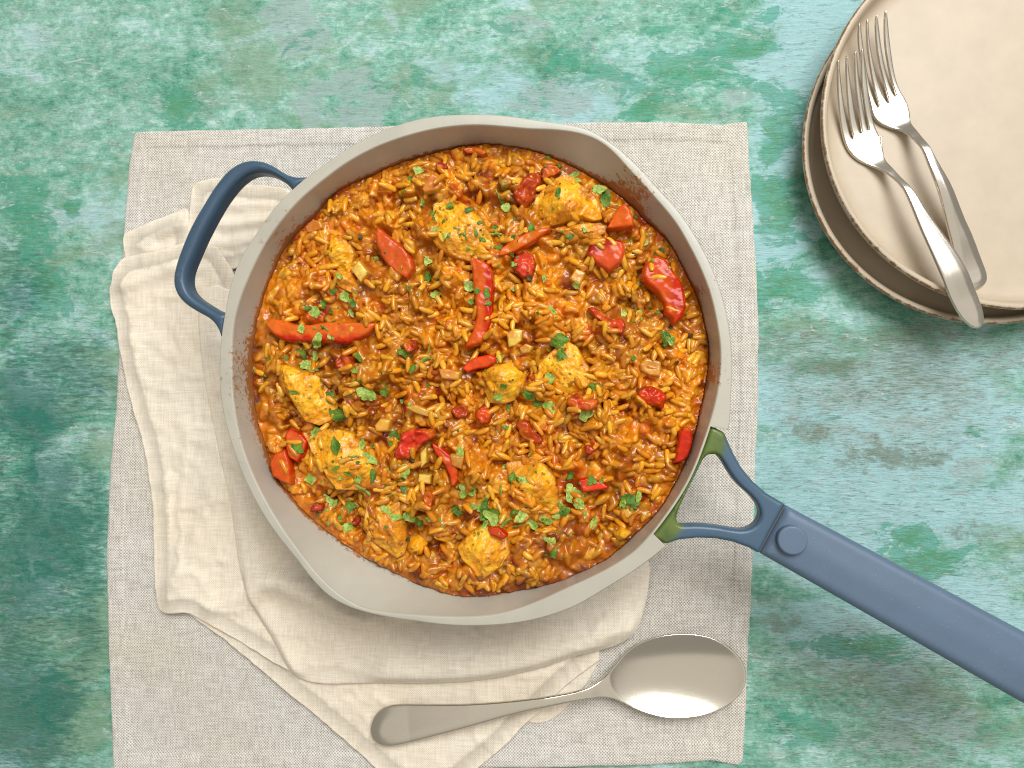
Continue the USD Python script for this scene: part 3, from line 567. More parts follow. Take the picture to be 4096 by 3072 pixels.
def relief(H, C, inside):
    ny, nx = H.shape
    # crevices stay, only the single-sample jags go
    wet = sstep(.46, .36, pool) * .6 + .26
    Hs = gaussian_filter(H, .55); Hs = Hs * (1 - wet) + np.maximum(gaussian_filter(H, 2.2), Hs - .0012) * wet
    idx = -np.ones(H.shape, int); yy, xx = np.nonzero(inside); idx[yy, xx] = np.arange(len(yy))
    v = np.c_[GX[yy, xx], GY[yy, xx], Hs[yy, xx]]
    a, b, c, d = idx[:-1, :-1], idx[:-1, 1:], idx[1:, 1:], idx[1:, :-1]
    ok = (a >= 0) & (b >= 0) & (c >= 0) & (d >= 0)
    q = np.stack([a[ok], b[ok], c[ok], d[ok]], 1)
    return v, np.vstack([q[:, [0, 1, 2]], q[:, [0, 2, 3]]]), C[yy, xx], Hs
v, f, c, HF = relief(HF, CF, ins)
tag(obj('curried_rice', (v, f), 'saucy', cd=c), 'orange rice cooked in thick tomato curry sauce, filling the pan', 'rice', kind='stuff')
TOP = HF.copy()
def h_at(x, y, arr=None):
    arr = TOP if arr is None else arr
    return map_coordinates(arr, np.array([(np.asarray(y) - gys[0]) / GS, (np.asarray(x) - gxs[0]) / GS]), order=1, mode='nearest')
def raise_top(v, n):
    """note a piece's top surface in the height map, so that later pieces lie on it"""
    iy = np.clip(np.round((v[:n, 1] - gys[0]) / GS).astype(int), 0, len(gys) - 1); ix = np.clip(np.round((v[:n, 0] - gxs[0]) / GS).astype(int), 0, len(gxs) - 1)
    for dy in (-1, 0, 1):
        for dx in (-1, 0, 1):
            np.maximum.at(TOP, (np.clip(iy + dy, 0, len(gys) - 1), np.clip(ix + dx, 0, len(gxs) - 1)), v[:n, 2])
landmarks = []
def local_z(P, q=50):
    x0, y0, x1, y1 = P.bounds
    s = (GX >= x0) & (GX <= x1) & (GY >= y0) & (GY <= y1)
    k = shapely.contains_xy(P, GX[s], GY[s])
    z = TOP[s][k]
    return np.percentile(z, q) if len(z) else ZF
# ---- chicken
def chicken(px, label, short, h=.008, tilt=(0, 0), seed=0, pale=.3, fib=0.6, sh=.42):
    P = Polygon(at(px, ZF + .006)).buffer(-.0005).buffer(.0009)
    P = max(getattr(P, 'geoms', [P]), key=lambda g: g.area)
    c = np.array(P.centroid.coords[0]); zb = local_z(P, 55) + .0024
    dm = shapely.distance(Point(*c), P.boundary)
    ca, sa = math.cos(fib), math.sin(fib)
    r_ = np.random.default_rng(seed); PL = [(k_ * math.cos(t_), k_ * math.sin(t_), o_) for t_, k_, o_ in zip(np.arange(5) * 1.2566 + r_.uniform(0, 6), r_.uniform(.35, .8, 5), r_.uniform(.85, 1.05, 5))]
    def top(x, y, d):
        e = d + .0012 * (fbm(P3(x * 300, y * 300), 3, seed) - .5) * np.clip(d / .002, 0, 1)
        t = np.clip(e / (sh * dm * 1.25), 0, 1)
        pr = (1 - (1 - t) ** 2.1) ** .62
        u, w = (x - c[0]) * ca + (y - c[1]) * sa, -(x - c[0]) * sa + (y - c[1]) * ca
        lump = (fbm(P3(x * 110, y * 110), 3, seed + 1) - .5) * .0045
        facet = -.0022 * np.abs(noise(P3(x * 75, y * 75), seed + 9) - .5) * 2
        fine = (fbm(P3(u * 420, w * 1100), 3, seed + 2) - .5) * .0019
        for nx_, ny_, of in PL: pr = np.minimum(pr, np.maximum(of - (nx_ * (x - c[0]) + ny_ * (y - c[1])) / dm, 0) + .35 * np.clip(d / dm, 0, .6))
        return zb - .0025 + (h + .0025) * pr + (lump + facet + fine + tilt[0] * (x - c[0]) + tilt[1] * (y - c[1])) * np.clip(d / .003, 0, 1)
    v, f, d, n = slab(P, .00075, top, lambda x, y, d: 0 * x + zb - .005, rings=(.0002, .0005, .0009))
    x, y = v[:n, 0], v[:n, 1]
    u, w = (x - c[0]) * ca + (y - c[1]) * sa, -(x - c[0]) * sa + (y - c[1]) * ca
    c1 = mixc(lin(240, 176, 34), lin(228, 146, 16), fbm(P3(x * 130, y * 130), 3, seed + 3) * 2 - .5)
    c1 = mixc(c1, lin(186, 98, 10), sstep(.49, .63, fbm(P3(x * 90, y * 90), 4, seed + 4)) * .6)
    c1 = mixc(c1, lin(238, 190, 70), sstep(.60, .74, fbm(P3(u * 130, w * 420), 4, seed + 5)) * pale)
    c1 = mixc(c1, lin(150, 78, 14), (1 - np.clip(d[:n] / .0016, 0, 1)) * .6)
    c1 = mixc(c1, lin(104, 52, 12), sstep(.70, .76, fbm(P3(x * 420, y * 420), 3, seed + 6)) * .8)
    p = obj('chicken_chunk', (v, f), 'meat', cd=colours_all(v, n, c1))
    tag(p, label, 'chicken', 'chicken chunks in the pan'); raise_top(v, n)
    landmarks.append((np.mean(px, 0), short))
chicken(cA([(1540, 580), (1590, 545), (1660, 540), (1740, 570), (1810, 610), (1885, 680), (1945, 770), (1990, 880), (1995, 940), (1950, 990), (1880, 1010), (1790, 1003), (1700, 985), (1635, 960), (1560, 900), (1515, 830), (1505, 740), (1530, 660)]),
        'rounded golden chicken chunk sprinkled with herbs above the upright red pepper strip', 'the rounded herb-sprinkled chicken chunk', .0085, seed=100, fib=-.4, pale=.35)
chicken(cA([(760, 800), (800, 785), (840, 795), (885, 830), (930, 900), (947, 950), (922, 1010), (932, 1060), (890, 1090), (830, 1065), (785, 1035), (757, 960), (765, 870)]),
        'narrow yellow chicken chunk left of the pointed red pepper wedge', 'the narrow chicken chunk', .0055, seed=110, fib=.2, pale=.45)
chicken(cA([(800, 1090), (860, 1075), (930, 1090), (990, 1170), (985, 1230), (920, 1235), (850, 1200), (815, 1150)]), 'small orange chicken scrap under the pale celery cube on the left', 'the chicken scrap by the celery cube', .003, seed=115, pale=.1)
chicken(cB([(415, 625), (448, 530), (510, 465), (590, 398), (660, 358), (735, 388), (775, 440), (850, 490), (905, 560), (950, 640), (938, 695), (880, 715), (790, 705), (720, 725), (640, 735), (560, 745), (500, 715), (435, 685)]),
        'large angular chicken chunk near the upper right wall of the pan', 'the large angular chicken chunk', .0105, (0.05, -.10), seed=120, fib=1.1, pale=.35)
chicken(cB([(580, 775), (700, 750), (820, 738), (900, 735), (958, 750), (955, 795), (880, 845), (780, 838), (680, 812)]), 'long shredded chicken strip below the large angular chunk', 'the shredded chicken strip', .0028, seed=125, pale=.2, fib=.15)
chicken(cC([(295, 162), (350, 157), (440, 188), (530, 208), (572, 250), (622, 290), (645, 400), (605, 475), (540, 505), (470, 485), (428, 420), (388, 350), (338, 270)]),
        'sauce-coated chicken chunk by the left wall below the curved red pepper strip', 'the chicken chunk by the left wall', .0075, (-.05, .04), seed=130, fib=.9, pale=.3)
chicken(cC([(488, 600), (560, 536), (650, 526), (740, 548), (795, 600), (825, 680), (872, 760), (893, 825), (850, 865), (740, 875), (650, 875), (598, 800), (556, 720), (508, 660)]),
        'broad rice-coated chicken chunk in the lower left of the pan', 'the broad rice-coated chicken chunk', .007, seed=140, fib=.5, pale=.12)
chicken(cC([(818, 960), (880, 900), (942, 872), (1003, 960), (1035, 1080), (1053, 1170), (1030, 1245), (990, 1274), (920, 1223), (850, 1172), (797, 1110), (808, 1030)]),
        'torn chicken chunk with a white end near the bottom left wall', 'the torn white-ended chicken chunk', .0085, (.03, -.05), seed=150, fib=-1.0, pale=.6)
chicken(cC([(1045, 1165), (1100, 1150), (1165, 1145), (1155, 1200), (1125, 1262), (1065, 1278), (1035, 1255)]), 'small dark orange chicken bit right of the torn white-ended chunk', 'the small dark chicken bit', .005, seed=155, pale=.1)
chicken(cC([(1338, 1210), (1400, 1138), (1480, 1086), (1562, 1096), (1625, 1150), (1645, 1240), (1602, 1312), (1532, 1365), (1470, 1410), (1428, 1340), (1366, 1280)]),
        'golden oval chicken chunk nearest the bottom wall of the pan', 'the oval chicken chunk at the bottom', .008, seed=160, fib=.9, pale=.3)
chicken(cD([(45, 230), (110, 188), (200, 165), (260, 126), (312, 117), (332, 160), (328, 240), (303, 322), (250, 393), (190, 413), (98, 408), (72, 340), (88, 280)]),
        'square chicken chunk at the centre right of the small red pepper piece', 'the square central chicken chunk', .0075, seed=170, fib=.3, pale=.35)
chicken(cD([(370, 190), (430, 135), (520, 55), (590, 25), (645, 55), (675, 110), (725, 190), (744, 250), (722, 314), (660, 345), (580, 360), (500, 335), (478, 280), (398, 232)]),
        'ragged split chicken chunk right of the square central chunk', 'the ragged split chicken chunk', .008, seed=180, fib=-.8, pale=.5)
chicken(cD([(192, 800), (270, 778), (340, 772), (400, 776), (452, 818), (503, 880), (524, 960), (524, 1040), (482, 1094), (400, 1110), (328, 1104), (298, 1040), (256, 960), (216, 880)]),
        'upright golden chicken chunk between the bottom pepper strip and the green leaf pile', 'the upright lower chicken chunk', .0085, (-.05, 0), seed=190, fib=.9, pale=.4)
chicken(cD([(878, 1240), (930, 1198), (992, 1238), (952, 1272), (898, 1292)]), 'tiny golden chicken scrap by the lower right wall', 'the tiny chicken scrap', .0035, seed=200, pale=.2)
chicken(cD([(1080, 445), (1130, 468), (1205, 462), (1185, 502), (1130, 500)]), 'thin bright yellow chicken shred below the glossy red tomato', 'the thin yellow chicken shred', .0025, seed=205, pale=.8)
# ---- red pepper, tomato, celery and onion
def veg(name, cat, group, px, label, short, h, cin, cout, mat, seed, rim=.0018, crease=0.0, tilt=(0, 0), sink=.0015, rough=1.0, smooth_it=2, ridge=.0, flat=.4, sk=None, mushy=0.0, lift_=0.0, grow=0.0):
    P = Polygon(smooth_poly(at(px, ZF + .005), smooth_it) if smooth_it else at(px, ZF + .005)).buffer(0).buffer(-.0006).buffer(.0006 + grow)
    P = max(getattr(P, 'geoms', [P]), key=lambda g: g.area)
    if mushy:
        rg = resample(P.exterior, .0006); cc0 = np.array(P.centroid.coords[0]); nn = rg - cc0; nn /= np.linalg.norm(nn, axis=1)[:, None]
        P = Polygon(rg + nn * ((fbm(P3(rg[:, 0] * 260, rg[:, 1] * 260), 3, seed) - .5) * .0032 * mushy)[:, None]).buffer(0); P = max(getattr(P, 'geoms', [P]), key=lambda g: g.area)
    c = np.array(P.centroid.coords[0]); zb = local_z(P, 70) + lift_
    inr = max(shapely.distance(Point(*c), P.boundary), P.area / P.length * 1.6)
    def top(x, y, d):
        t = np.clip(d / (inr * flat), 0, 1)
        pr = (1 - (1 - t) ** 2.2) ** .55
        return zb - sink + (h + sink) * pr - crease * sstep(.5, 1, np.clip(d / inr, 0, 1)) + ((fbm(P3(x * (110 + 130 * mushy), y * (110 + 130 * mushy)), 2, seed) - .5) * .0022 * rough + (fbm(P3(x * 380, y * 380), 3, seed + 1) - .5) * .0009 * rough + tilt[0] * (x - c[0]) + tilt[1] * (y - c[1])) * np.clip(d / .002, 0, 1)
    v, f, d, n = slab(P, .0008, top, lambda x, y, d: 0 * x + zb - .004, rings=(.0002, .0005, .0009))
    x, y = v[:n, 0], v[:n, 1]
    cc = mixc(cout, cin, sstep(rim * .35, rim, d[:n] + (fbm(P3(x * 260, y * 260), 2, seed + 2) - .5) * rim))
    if sk is not None:
        sd = ((x - c[0]) * math.cos(math.radians(sk)) + (y - c[1]) * math.sin(math.radians(sk))) / inr
        cc = mixc(cin, cout, sstep(.05, .5, sd + (fbm(P3(x * 260, y * 260), 2, seed + 2) - .5) * .5))
    cc = mixc(cc, lin(196, 96, 24), sstep(.60 - .1 * mushy, .70 - .06 * mushy, fbm(P3(x * 150, y * 150), 4, seed + 3)) * (.55 + .2 * mushy))
    p = obj(name, (v, f), mat, cd=colours_all(v, n, cc))
    tag(p, label, cat, group); raise_top(v, n)
    landmarks.append((np.mean(px, 0), short))
flesh, skin, skin2, orange = lin(196, 92, 22), lin(178, 36, 3), lin(156, 24, 3), lin(196, 98, 10)
def pepper(px, label, short, h=.0044, cin=flesh, cout=skin, seed=0, **k): veg('pepper_slice', 'pepper', 'red pepper slices in the pan', px, label, short, h * .72, cin, cout, 'pepper', seed, **{**dict(flat=.26, smooth_it=0, rough=.9, lift_=.0013, grow=.0003), **k})
pepper(cA([(1128, 755), (1160, 775), (1205, 815), (1275, 868), (1330, 910), (1390, 1000), (1402, 1070), (1350, 1145), (1290, 1112), (1215, 1050), (1165, 980), (1132, 900), (1118, 820)]), 'flat pointed red pepper wedge in the upper left of the pan', 'the pointed pepper wedge', .004, seed=300, cin=lin(192, 78, 26), cout=lin(186, 62, 16))
pepper(cA([(310, 1475), (350, 1428), (420, 1438), (520, 1473), (640, 1478), (780, 1453), (950, 1458), (1135, 1462), (1080, 1532), (1000, 1585), (920, 1618), (800, 1608), (700, 1604), (560, 1608), (470, 1602), (388, 1564), (336, 1512)]), 'long curved red pepper strip lying across near the left wall', 'the long pepper strip on the left', .0058, seed=310, cin=lin(206, 92, 24), sk=-90)
pepper(cA([(1808, 1010), (1870, 993), (1945, 1028), (1984, 1090), (1990, 1200), (1974, 1330), (1983, 1420), (1952, 1530), (1900, 1622), (1775, 1654), (1790, 1600), (1832, 1530), (1862, 1420), (1850, 1300), (1838, 1180), (1832, 1090)]), 'long upright red pepper strip at the middle of the pan', 'the upright pepper strip', .0062, seed=320, cin=lin(198, 76, 14), sk=0)
pepper(cB([(968, 768), (1010, 680), (1060, 608), (1100, 578), (1142, 620), (1168, 690), (1168, 758), (1080, 764)]), 'small bright orange-red pepper triangle by the upper right wall', 'the small pepper triangle', .006, cin=lin(206, 88, 20), cout=lin(200, 78, 16), seed=330, tilt=(.15, .05))
pepper(cB([(172, 988), (200, 930), (285, 868), (385, 815), (500, 778), (570, 785), (480, 850), (400, 902), (300, 952), (228, 980)]), 'slanting orange pepper strip pointing left below the shredded chicken', 'the slanting orange pepper strip', .0045, cin=orange, cout=lin(206, 74, 20), seed=340)
pepper(cB([(818, 968), (850, 888), (920, 852), (1000, 847), (1085, 872), (1105, 940), (1072, 1035), (985, 1090), (908, 1048), (846, 992)]), 'squarish red pepper piece with dark skin edge right of centre top', 'the squarish pepper piece', .0045, seed=350, cin=lin(198, 72, 28), cout=skin2, sk=110)
pepper(cB([(1262, 1010), (1330, 960), (1402, 986), (1464, 1078), (1524, 1168), (1550, 1260), (1556, 1350), (1524, 1434), (1460, 1490), (1438, 1430), (1398, 1400), (1388, 1330), (1348, 1252), (1278, 1192), (1226, 1130), (1238, 1060)]), 'thick glossy curved red pepper strip by the right wall', 'the thick curved pepper strip', .0072, seed=360, cin=lin(192, 66, 12), cout=skin, sk=8)
pepper(cC([(348, 560), (375, 522), (442, 558), (478, 600), (462, 662), (420, 724), (368, 692), (353, 640)]), 'small orange pepper piece above the red one at the lower left wall', 'the upper of the two lower left pepper pieces', .004, cin=lin(204, 80, 30), seed=370)
pepper(cC([(259, 722), (288, 668), (350, 643), (372, 700), (384, 760), (390, 855), (330, 833), (277, 802)]), 'red pepper piece pressed against the lower left wall', 'the pepper piece at the lower left wall', .0055, cin=lin(196, 76, 18), cout=lin(186, 50, 8), seed=380)
pepper(cC([(1188, 598), (1252, 636), (1315, 688), (1345, 760), (1345, 832), (1312, 874), (1298, 800), (1268, 730), (1218, 672)]), 'thin arched red pepper strip right of the red tomato pulp', 'the thin arched pepper strip', .0055, cin=lin(192, 58, 12), seed=390)
pepper(cC([(1368, 180), (1430, 118), (1532, 97), (1572, 118), (1565, 150), (1520, 178), (1460, 183), (1400, 204)]), 'small red-orange pepper piece below the upright strip', 'the small central pepper piece', .0042, cin=lin(208, 70, 20), cout=lin(206, 52, 16), seed=400)
pepper(cD([(1288, 600), (1332, 556), (1368, 588), (1372, 660), (1348, 742), (1312, 784), (1252, 798), (1268, 740), (1278, 680)]), 'shiny red pepper end by the right wall above the handle', 'the shiny pepper end on the right', .0068, cin=lin(186, 38, 8), seed=410)
pepper(cD([(648, 900), (700, 888), (800, 908), (855, 950), (770, 968), (680, 978)]), 'short red pepper strip in the lower right of the pan', 'the short pepper strip at lower right', .004, cin=lin(206, 58, 26), seed=420)
pepper(cD([(86, 1190), (150, 1186), (214, 1240), (182, 1264), (108, 1234)]), 'tiny red pepper sliver below the pile of long leaves', 'the tiny pepper sliver', .0035, cin=lin(190, 60, 20), seed=430)
def tomato(px, label, short, h=.004, seed=0, cin=lin(168, 60, 16), cout=lin(146, 42, 8), **k): veg('tomato_chunk', 'tomato', 'cooked tomato chunks in the pan', px, label, short, h, cin, cout, 'pepper', seed, **{**dict(rough=2.4, smooth_it=1, flat=.26, mushy=1.0), **k})
tomato(cB([(273, 500), (330, 418), (420, 348), (480, 338), (508, 400), (462, 482), (432, 562), (392, 644), (338, 602), (298, 550)]), 'dull red tomato chunk left of the large angular chicken', 'the tomato left of the angular chicken', .004, 500)
tomato(cB([(468, 330), (540, 282), (622, 306), (644, 350), (562, 394), (500, 402)]), 'soft red tomato bit near the top wall of the pan', 'the tomato bit near the top wall', .003, 510)
tomato(cB([(283, 1000), (335, 950), (390, 928), (432, 960), (455, 1050), (435, 1122), (372, 1135), (298, 1104), (268, 1070)]), 'pointed pink-red tomato chunk with charred corner right of the upright pepper strip', 'the charred pointed tomato', .0045, 520, cin=lin(200, 60, 34))
tomato(cB([(818, 1368), (880, 1338), (1000, 1438), (1100, 1428), (1125, 1510), (1055, 1565), (958, 1502)]), 'wet orange-red tomato pulp in the right half of the pan', 'the wet tomato pulp on the right', .0035, 530, cin=lin(196, 66, 26))
tomato(cC([(1018, 560), (1080, 513), (1150, 528), (1218, 528), (1225, 580), (1142, 624), (1092, 694), (1020, 714), (976, 680), (1008, 620)]), 'large red tomato pulp left of the thin arched pepper strip', 'the large tomato pulp', .0038, 540, cin=lin(196, 52, 28))
tomato(cC([(1018, 60), (1080, 8), (1114, 70), (1062, 132), (1008, 112)]), 'red tomato bit half under herbs left of the upright pepper strip', 'the tomato bit under the herbs', .004, 550)
tomato(cC([(648, 120), (700, 88), (752, 130), (744, 192), (690, 198), (648, 160)]), 'small round tomato bit below the right end of the long left pepper strip', 'the small round tomato bit', .0038, 560)
tomato(cC([(1296, 430), (1350, 373), (1402, 398), (1414, 452), (1340, 484)]), 'bright red tomato bit in the middle below the small pepper piece', 'the bright central tomato bit', .0045, 570)
tomato(cC([(1436, 420), (1500, 376), (1544, 420), (1534, 504), (1456, 504)]), 'lumpy orange tomato chunk left of the two central red bits', 'the lumpy central tomato chunk', .0045, 580, cin=lin(200, 70, 24))
tomato(cC([(1168, 880), (1220, 868), (1233, 950), (1200, 994), (1158, 950)]), 'narrow red tomato bit above the oval chicken chunk at the bottom', 'the narrow lower tomato bit', .004, 590)
tomato(cC([(478, 980), (520, 946), (563, 980), (543, 1018), (488, 1013)]), 'pinkish tomato bit at the bottom left beside a herb cluster', 'the pinkish bottom left tomato', .003, 600, cin=lin(186, 66, 40))
tomato(cC([(716, 1060), (750, 1020), (770, 1060), (755, 1095), (728, 1090)]), 'small red tomato bit left of the torn white-ended chicken', 'the tomato bit left of the torn chicken', .003, 605)
tomato(cD([(1003, 360), (1060, 308), (1110, 306), (1182, 338), (1208, 380), (1192, 472), (1110, 432), (1028, 424)]), 'glossy bright red tomato chunk in the right part of the pan', 'the glossy tomato on the right', .005, 610, cin=lin(184, 44, 10))
tomato(cD([(243, 540), (300, 506), (352, 540), (444, 640), (402, 684), (320, 654), (278, 602)]), 'slanting dark red tomato chunk right of the middle', 'the slanting tomato chunk', .004, 620)
tomato(cD([(568, 390), (620, 358), (700, 378), (785, 388), (764, 442), (682, 474), (618, 504), (588, 452)]), 'red tomato chunk below the ragged split chicken', 'the tomato below the ragged chicken', .0035, 630, cin=lin(186, 66, 26))
tomato(cD([(678, 690), (720, 666), (764, 700), (744, 744), (688, 734)]), 'tiny dark red tomato bit in the lower right half', 'the tiny dark tomato bit', .003, 640)
tomato(cA([(1330, 1640), (1390, 1580), (1440, 1600), (1430, 1659), (1370, 1690)]), 'small red tomato bit just above the herb-topped tomato at centre left', 'the small tomato at centre left', .0035, 650)
tomato(cA([(1560, 250), (1620, 270), (1640, 320), (1590, 360), (1545, 330)]), 'faded red tomato bit at the top of the pan', 'the faded top tomato', .003, 660, cin=lin(186, 72, 28))
tomato(cA([(1750, 190), (1830, 165), (1930, 195), (1940, 240), (1850, 235), (1770, 225)]), 'flat orange tomato skin touching the top wall', 'the flat top tomato skin', .003, 670, cin=lin(186, 84, 24))
def celery(px, label, short, h=.0038, seed=0, cin=lin(222, 178, 74), cout=lin(196, 140, 40), **k): veg('celery_piece', 'celery', 'cut celery and onion pieces in the pan', px, label, short, h, cin, cout, 'vegetable', seed, smooth_it=0, rim=.001, rough=.8, flat=.3, **k)
celery(cA([(940, 1075), (1010, 1003), (1088, 1100), (1020, 1184)]), 'pale yellow celery cube beside the narrow chicken chunk', 'the pale celery cube', .0048, 700)
celery(cA([(1530, 362), (1600, 398), (1618, 462), (1580, 502), (1480, 522), (1458, 490)]), 'flat orange onion flake in the upper left of the pan', 'the flat orange onion flake', .003, 710, cin=lin(208, 118, 30))
celery(cA([(580, 745), (640, 690), (700, 700), (730, 760), (660, 790), (600, 800)]), 'brown-orange onion flake by the upper left wall', 'the onion flake by the upper left wall', .0025, 715, cin=lin(190, 106, 30))
celery(cB([(690, 1142), (740, 1058), (824, 1095), (772, 1202)]), 'orange celery square below the squarish pepper piece', 'the orange celery square', .0036, 720, cin=lin(214, 140, 40))
celery(cB([(228, 1540), (280, 1498), (362, 1510), (352, 1600), (300, 1640), (245, 1650)]), 'ribbed pale celery piece just above the square central chicken', 'the ribbed celery piece', .0042, 730)
celery(cB([(170, 410), (220, 345), (285, 400), (275, 450), (200, 475)]), 'translucent onion piece near the top wall left of the tomato', 'the translucent top onion', .003, 740, cin=lin(190, 130, 40))
celery(cB([(330, 1650), (380, 1615), (440, 1640), (410, 1690), (345, 1700)]), 'greenish celery slice right of the ribbed celery piece', 'the greenish celery slice', .0034, 745, cin=lin(196, 150, 50))
celery(cC([(1128, 660), (1172, 616), (1174, 720), (1130, 764)]), 'upright celery stick beside the large tomato pulp', 'the upright celery stick', .004, 750)
celery(cC([(1113, 783), (1192, 788), (1188, 854), (1108, 842)]), 'square celery chunk under the upright celery stick', 'the square celery chunk', .004, 760)
celery(cC([(863, 505), (900, 463), (968, 470), (952, 544), (878, 548)]), 'orange celery cube above the pale coriander leaf at left centre', 'the left centre celery cube', .0042, 770, cin=lin(216, 150, 46))
celery(cC([(1238, 178), (1300, 180), (1374, 200), (1362, 254), (1258, 242)]), 'ribbed celery stick left of the square central chicken', 'the ribbed central celery stick', .004, 780, cin=lin(208, 142, 50))
celery(cC([(1298, 668), (1392, 678), (1372, 764), (1308, 742)]), 'brownish celery chunk right of the thin arched pepper strip', 'the brownish celery chunk', .003, 790, cin=lin(184, 124, 34))
celery(cD([(1033, 170), (1080, 122), (1184, 148), (1174, 254), (1098, 244), (1046, 212)]), 'flat orange onion square above the glossy tomato', 'the flat onion square', .0034, 800, cin=lin(204, 138, 44))
celery(cD([(913, 1100), (960, 1066), (1004, 1110), (962, 1154)]), 'pale celery square below the right-hand leaf cluster', 'the lower right celery square', .0032, 810, cin=lin(212, 150, 60))
celery(cC([(1040, 400), (1110, 385), (1170, 410), (1240, 440), (1250, 470), (1180, 460), (1110, 440)]), 'long brown-yellow onion piece at the middle of the pan', 'the long central onion piece', .003, 820, cin=lin(196, 142, 50))
# one curled onion shred
def shred():
    l = smooth_line(at(cA([(590, 1022), (660, 1002), (720, 950), (742, 880), (730, 820), (700, 778)]), ZF + .006), 40, 2)
    z = h_at(l[:, 0], l[:, 1]); z = np.maximum(gaussian_filter1d(z, 4), gaussian_filter1d(z, 9)) + .0008
    p = np.c_[l, z]; t = np.gradient(p, axis=0); t /= np.linalg.norm(t, axis=1)[:, None]; a = np.cross(t, [0, 0, 1.0]); a /= np.linalg.norm(a, axis=1)[:, None]; b = np.cross(a, t)
    k = np.arange(8) * np.pi / 4; r = .0007 * np.sin(np.linspace(.25, np.pi - .1, 40)) ** .5
    v = (p[:, None] + r[:, None, None] * (np.cos(k)[None, :, None] * a[:, None] * 1.3 + np.sin(k)[None, :, None] * b[:, None])).reshape(-1, 3)
    f = grid_faces(40, 8)
    tag(obj('onion_shred', (v, f[:, ::-1]), 'vegetable', cd=np.tile(lin(220, 140, 34), (len(v), 1))), 'thin curled onion shred left of the narrow chicken chunk', 'onion')
shred()
# charred flakes
def flake(c, s, label, seed):
    r = np.random.default_rng(seed); k = 7; aa = np.linspace(0, 2 * np.pi, k, endpoint=False) + r.uniform(-.2, .2, k)
    P = Polygon(at(c, ZF + .006)[0] + np.c_[np.cos(aa), np.sin(aa)] * s * r.uniform(.7, 1.1, k)[:, None]).buffer(0)
    z = local_z(P, 75)
    v, f, d, n = slab(P, .0006, lambda x, y, d: z + .0007 + roundover(d, .0005) + (fbm(P3(x * 500, y * 500), 2, seed) - .5) * .0012, lambda x, y, d: 0 * x + z - .001, rings=(.0002, .0005))
    col = mixc(lin(44, 34, 20), lin(104, 84, 50), fbm(P3(v[:, 0] * 400, v[:, 1] * 400), 3, seed) * 2 - .6)
    tag(obj('charred_flake', (v, f), 'herb', cd=col), label, 'charred bit')
flake(cB([(1178, 938)]), .0017, 'blackened skin flake beside the squarish pepper piece', 1)
flake(cB([(402, 1138)]), .0022, 'blackened skin flake on the corner of the pointed tomato', 2)
flake(cB([(1170, 1335)]), .0016, 'small black flake in the rice at the right', 3)
flake(cB([(1600, 1550)]), .0018, 'dark flake near the right wall of the pan', 4)
flake(cC([(1085, 705)]), .0018, 'brown-black flake by the upright celery stick', 5)
flake(cC([(1055, 1165)]), .0016, 'dark scorched flake at the torn chicken chunk', 6)
flake(cD([(1278, 155)]), .0012, 'tiny black flake above the glossy tomato on the right', 7)
flake(cA([(985, 820)]), .002, 'long dark flake right of the narrow chicken chunk', 8)
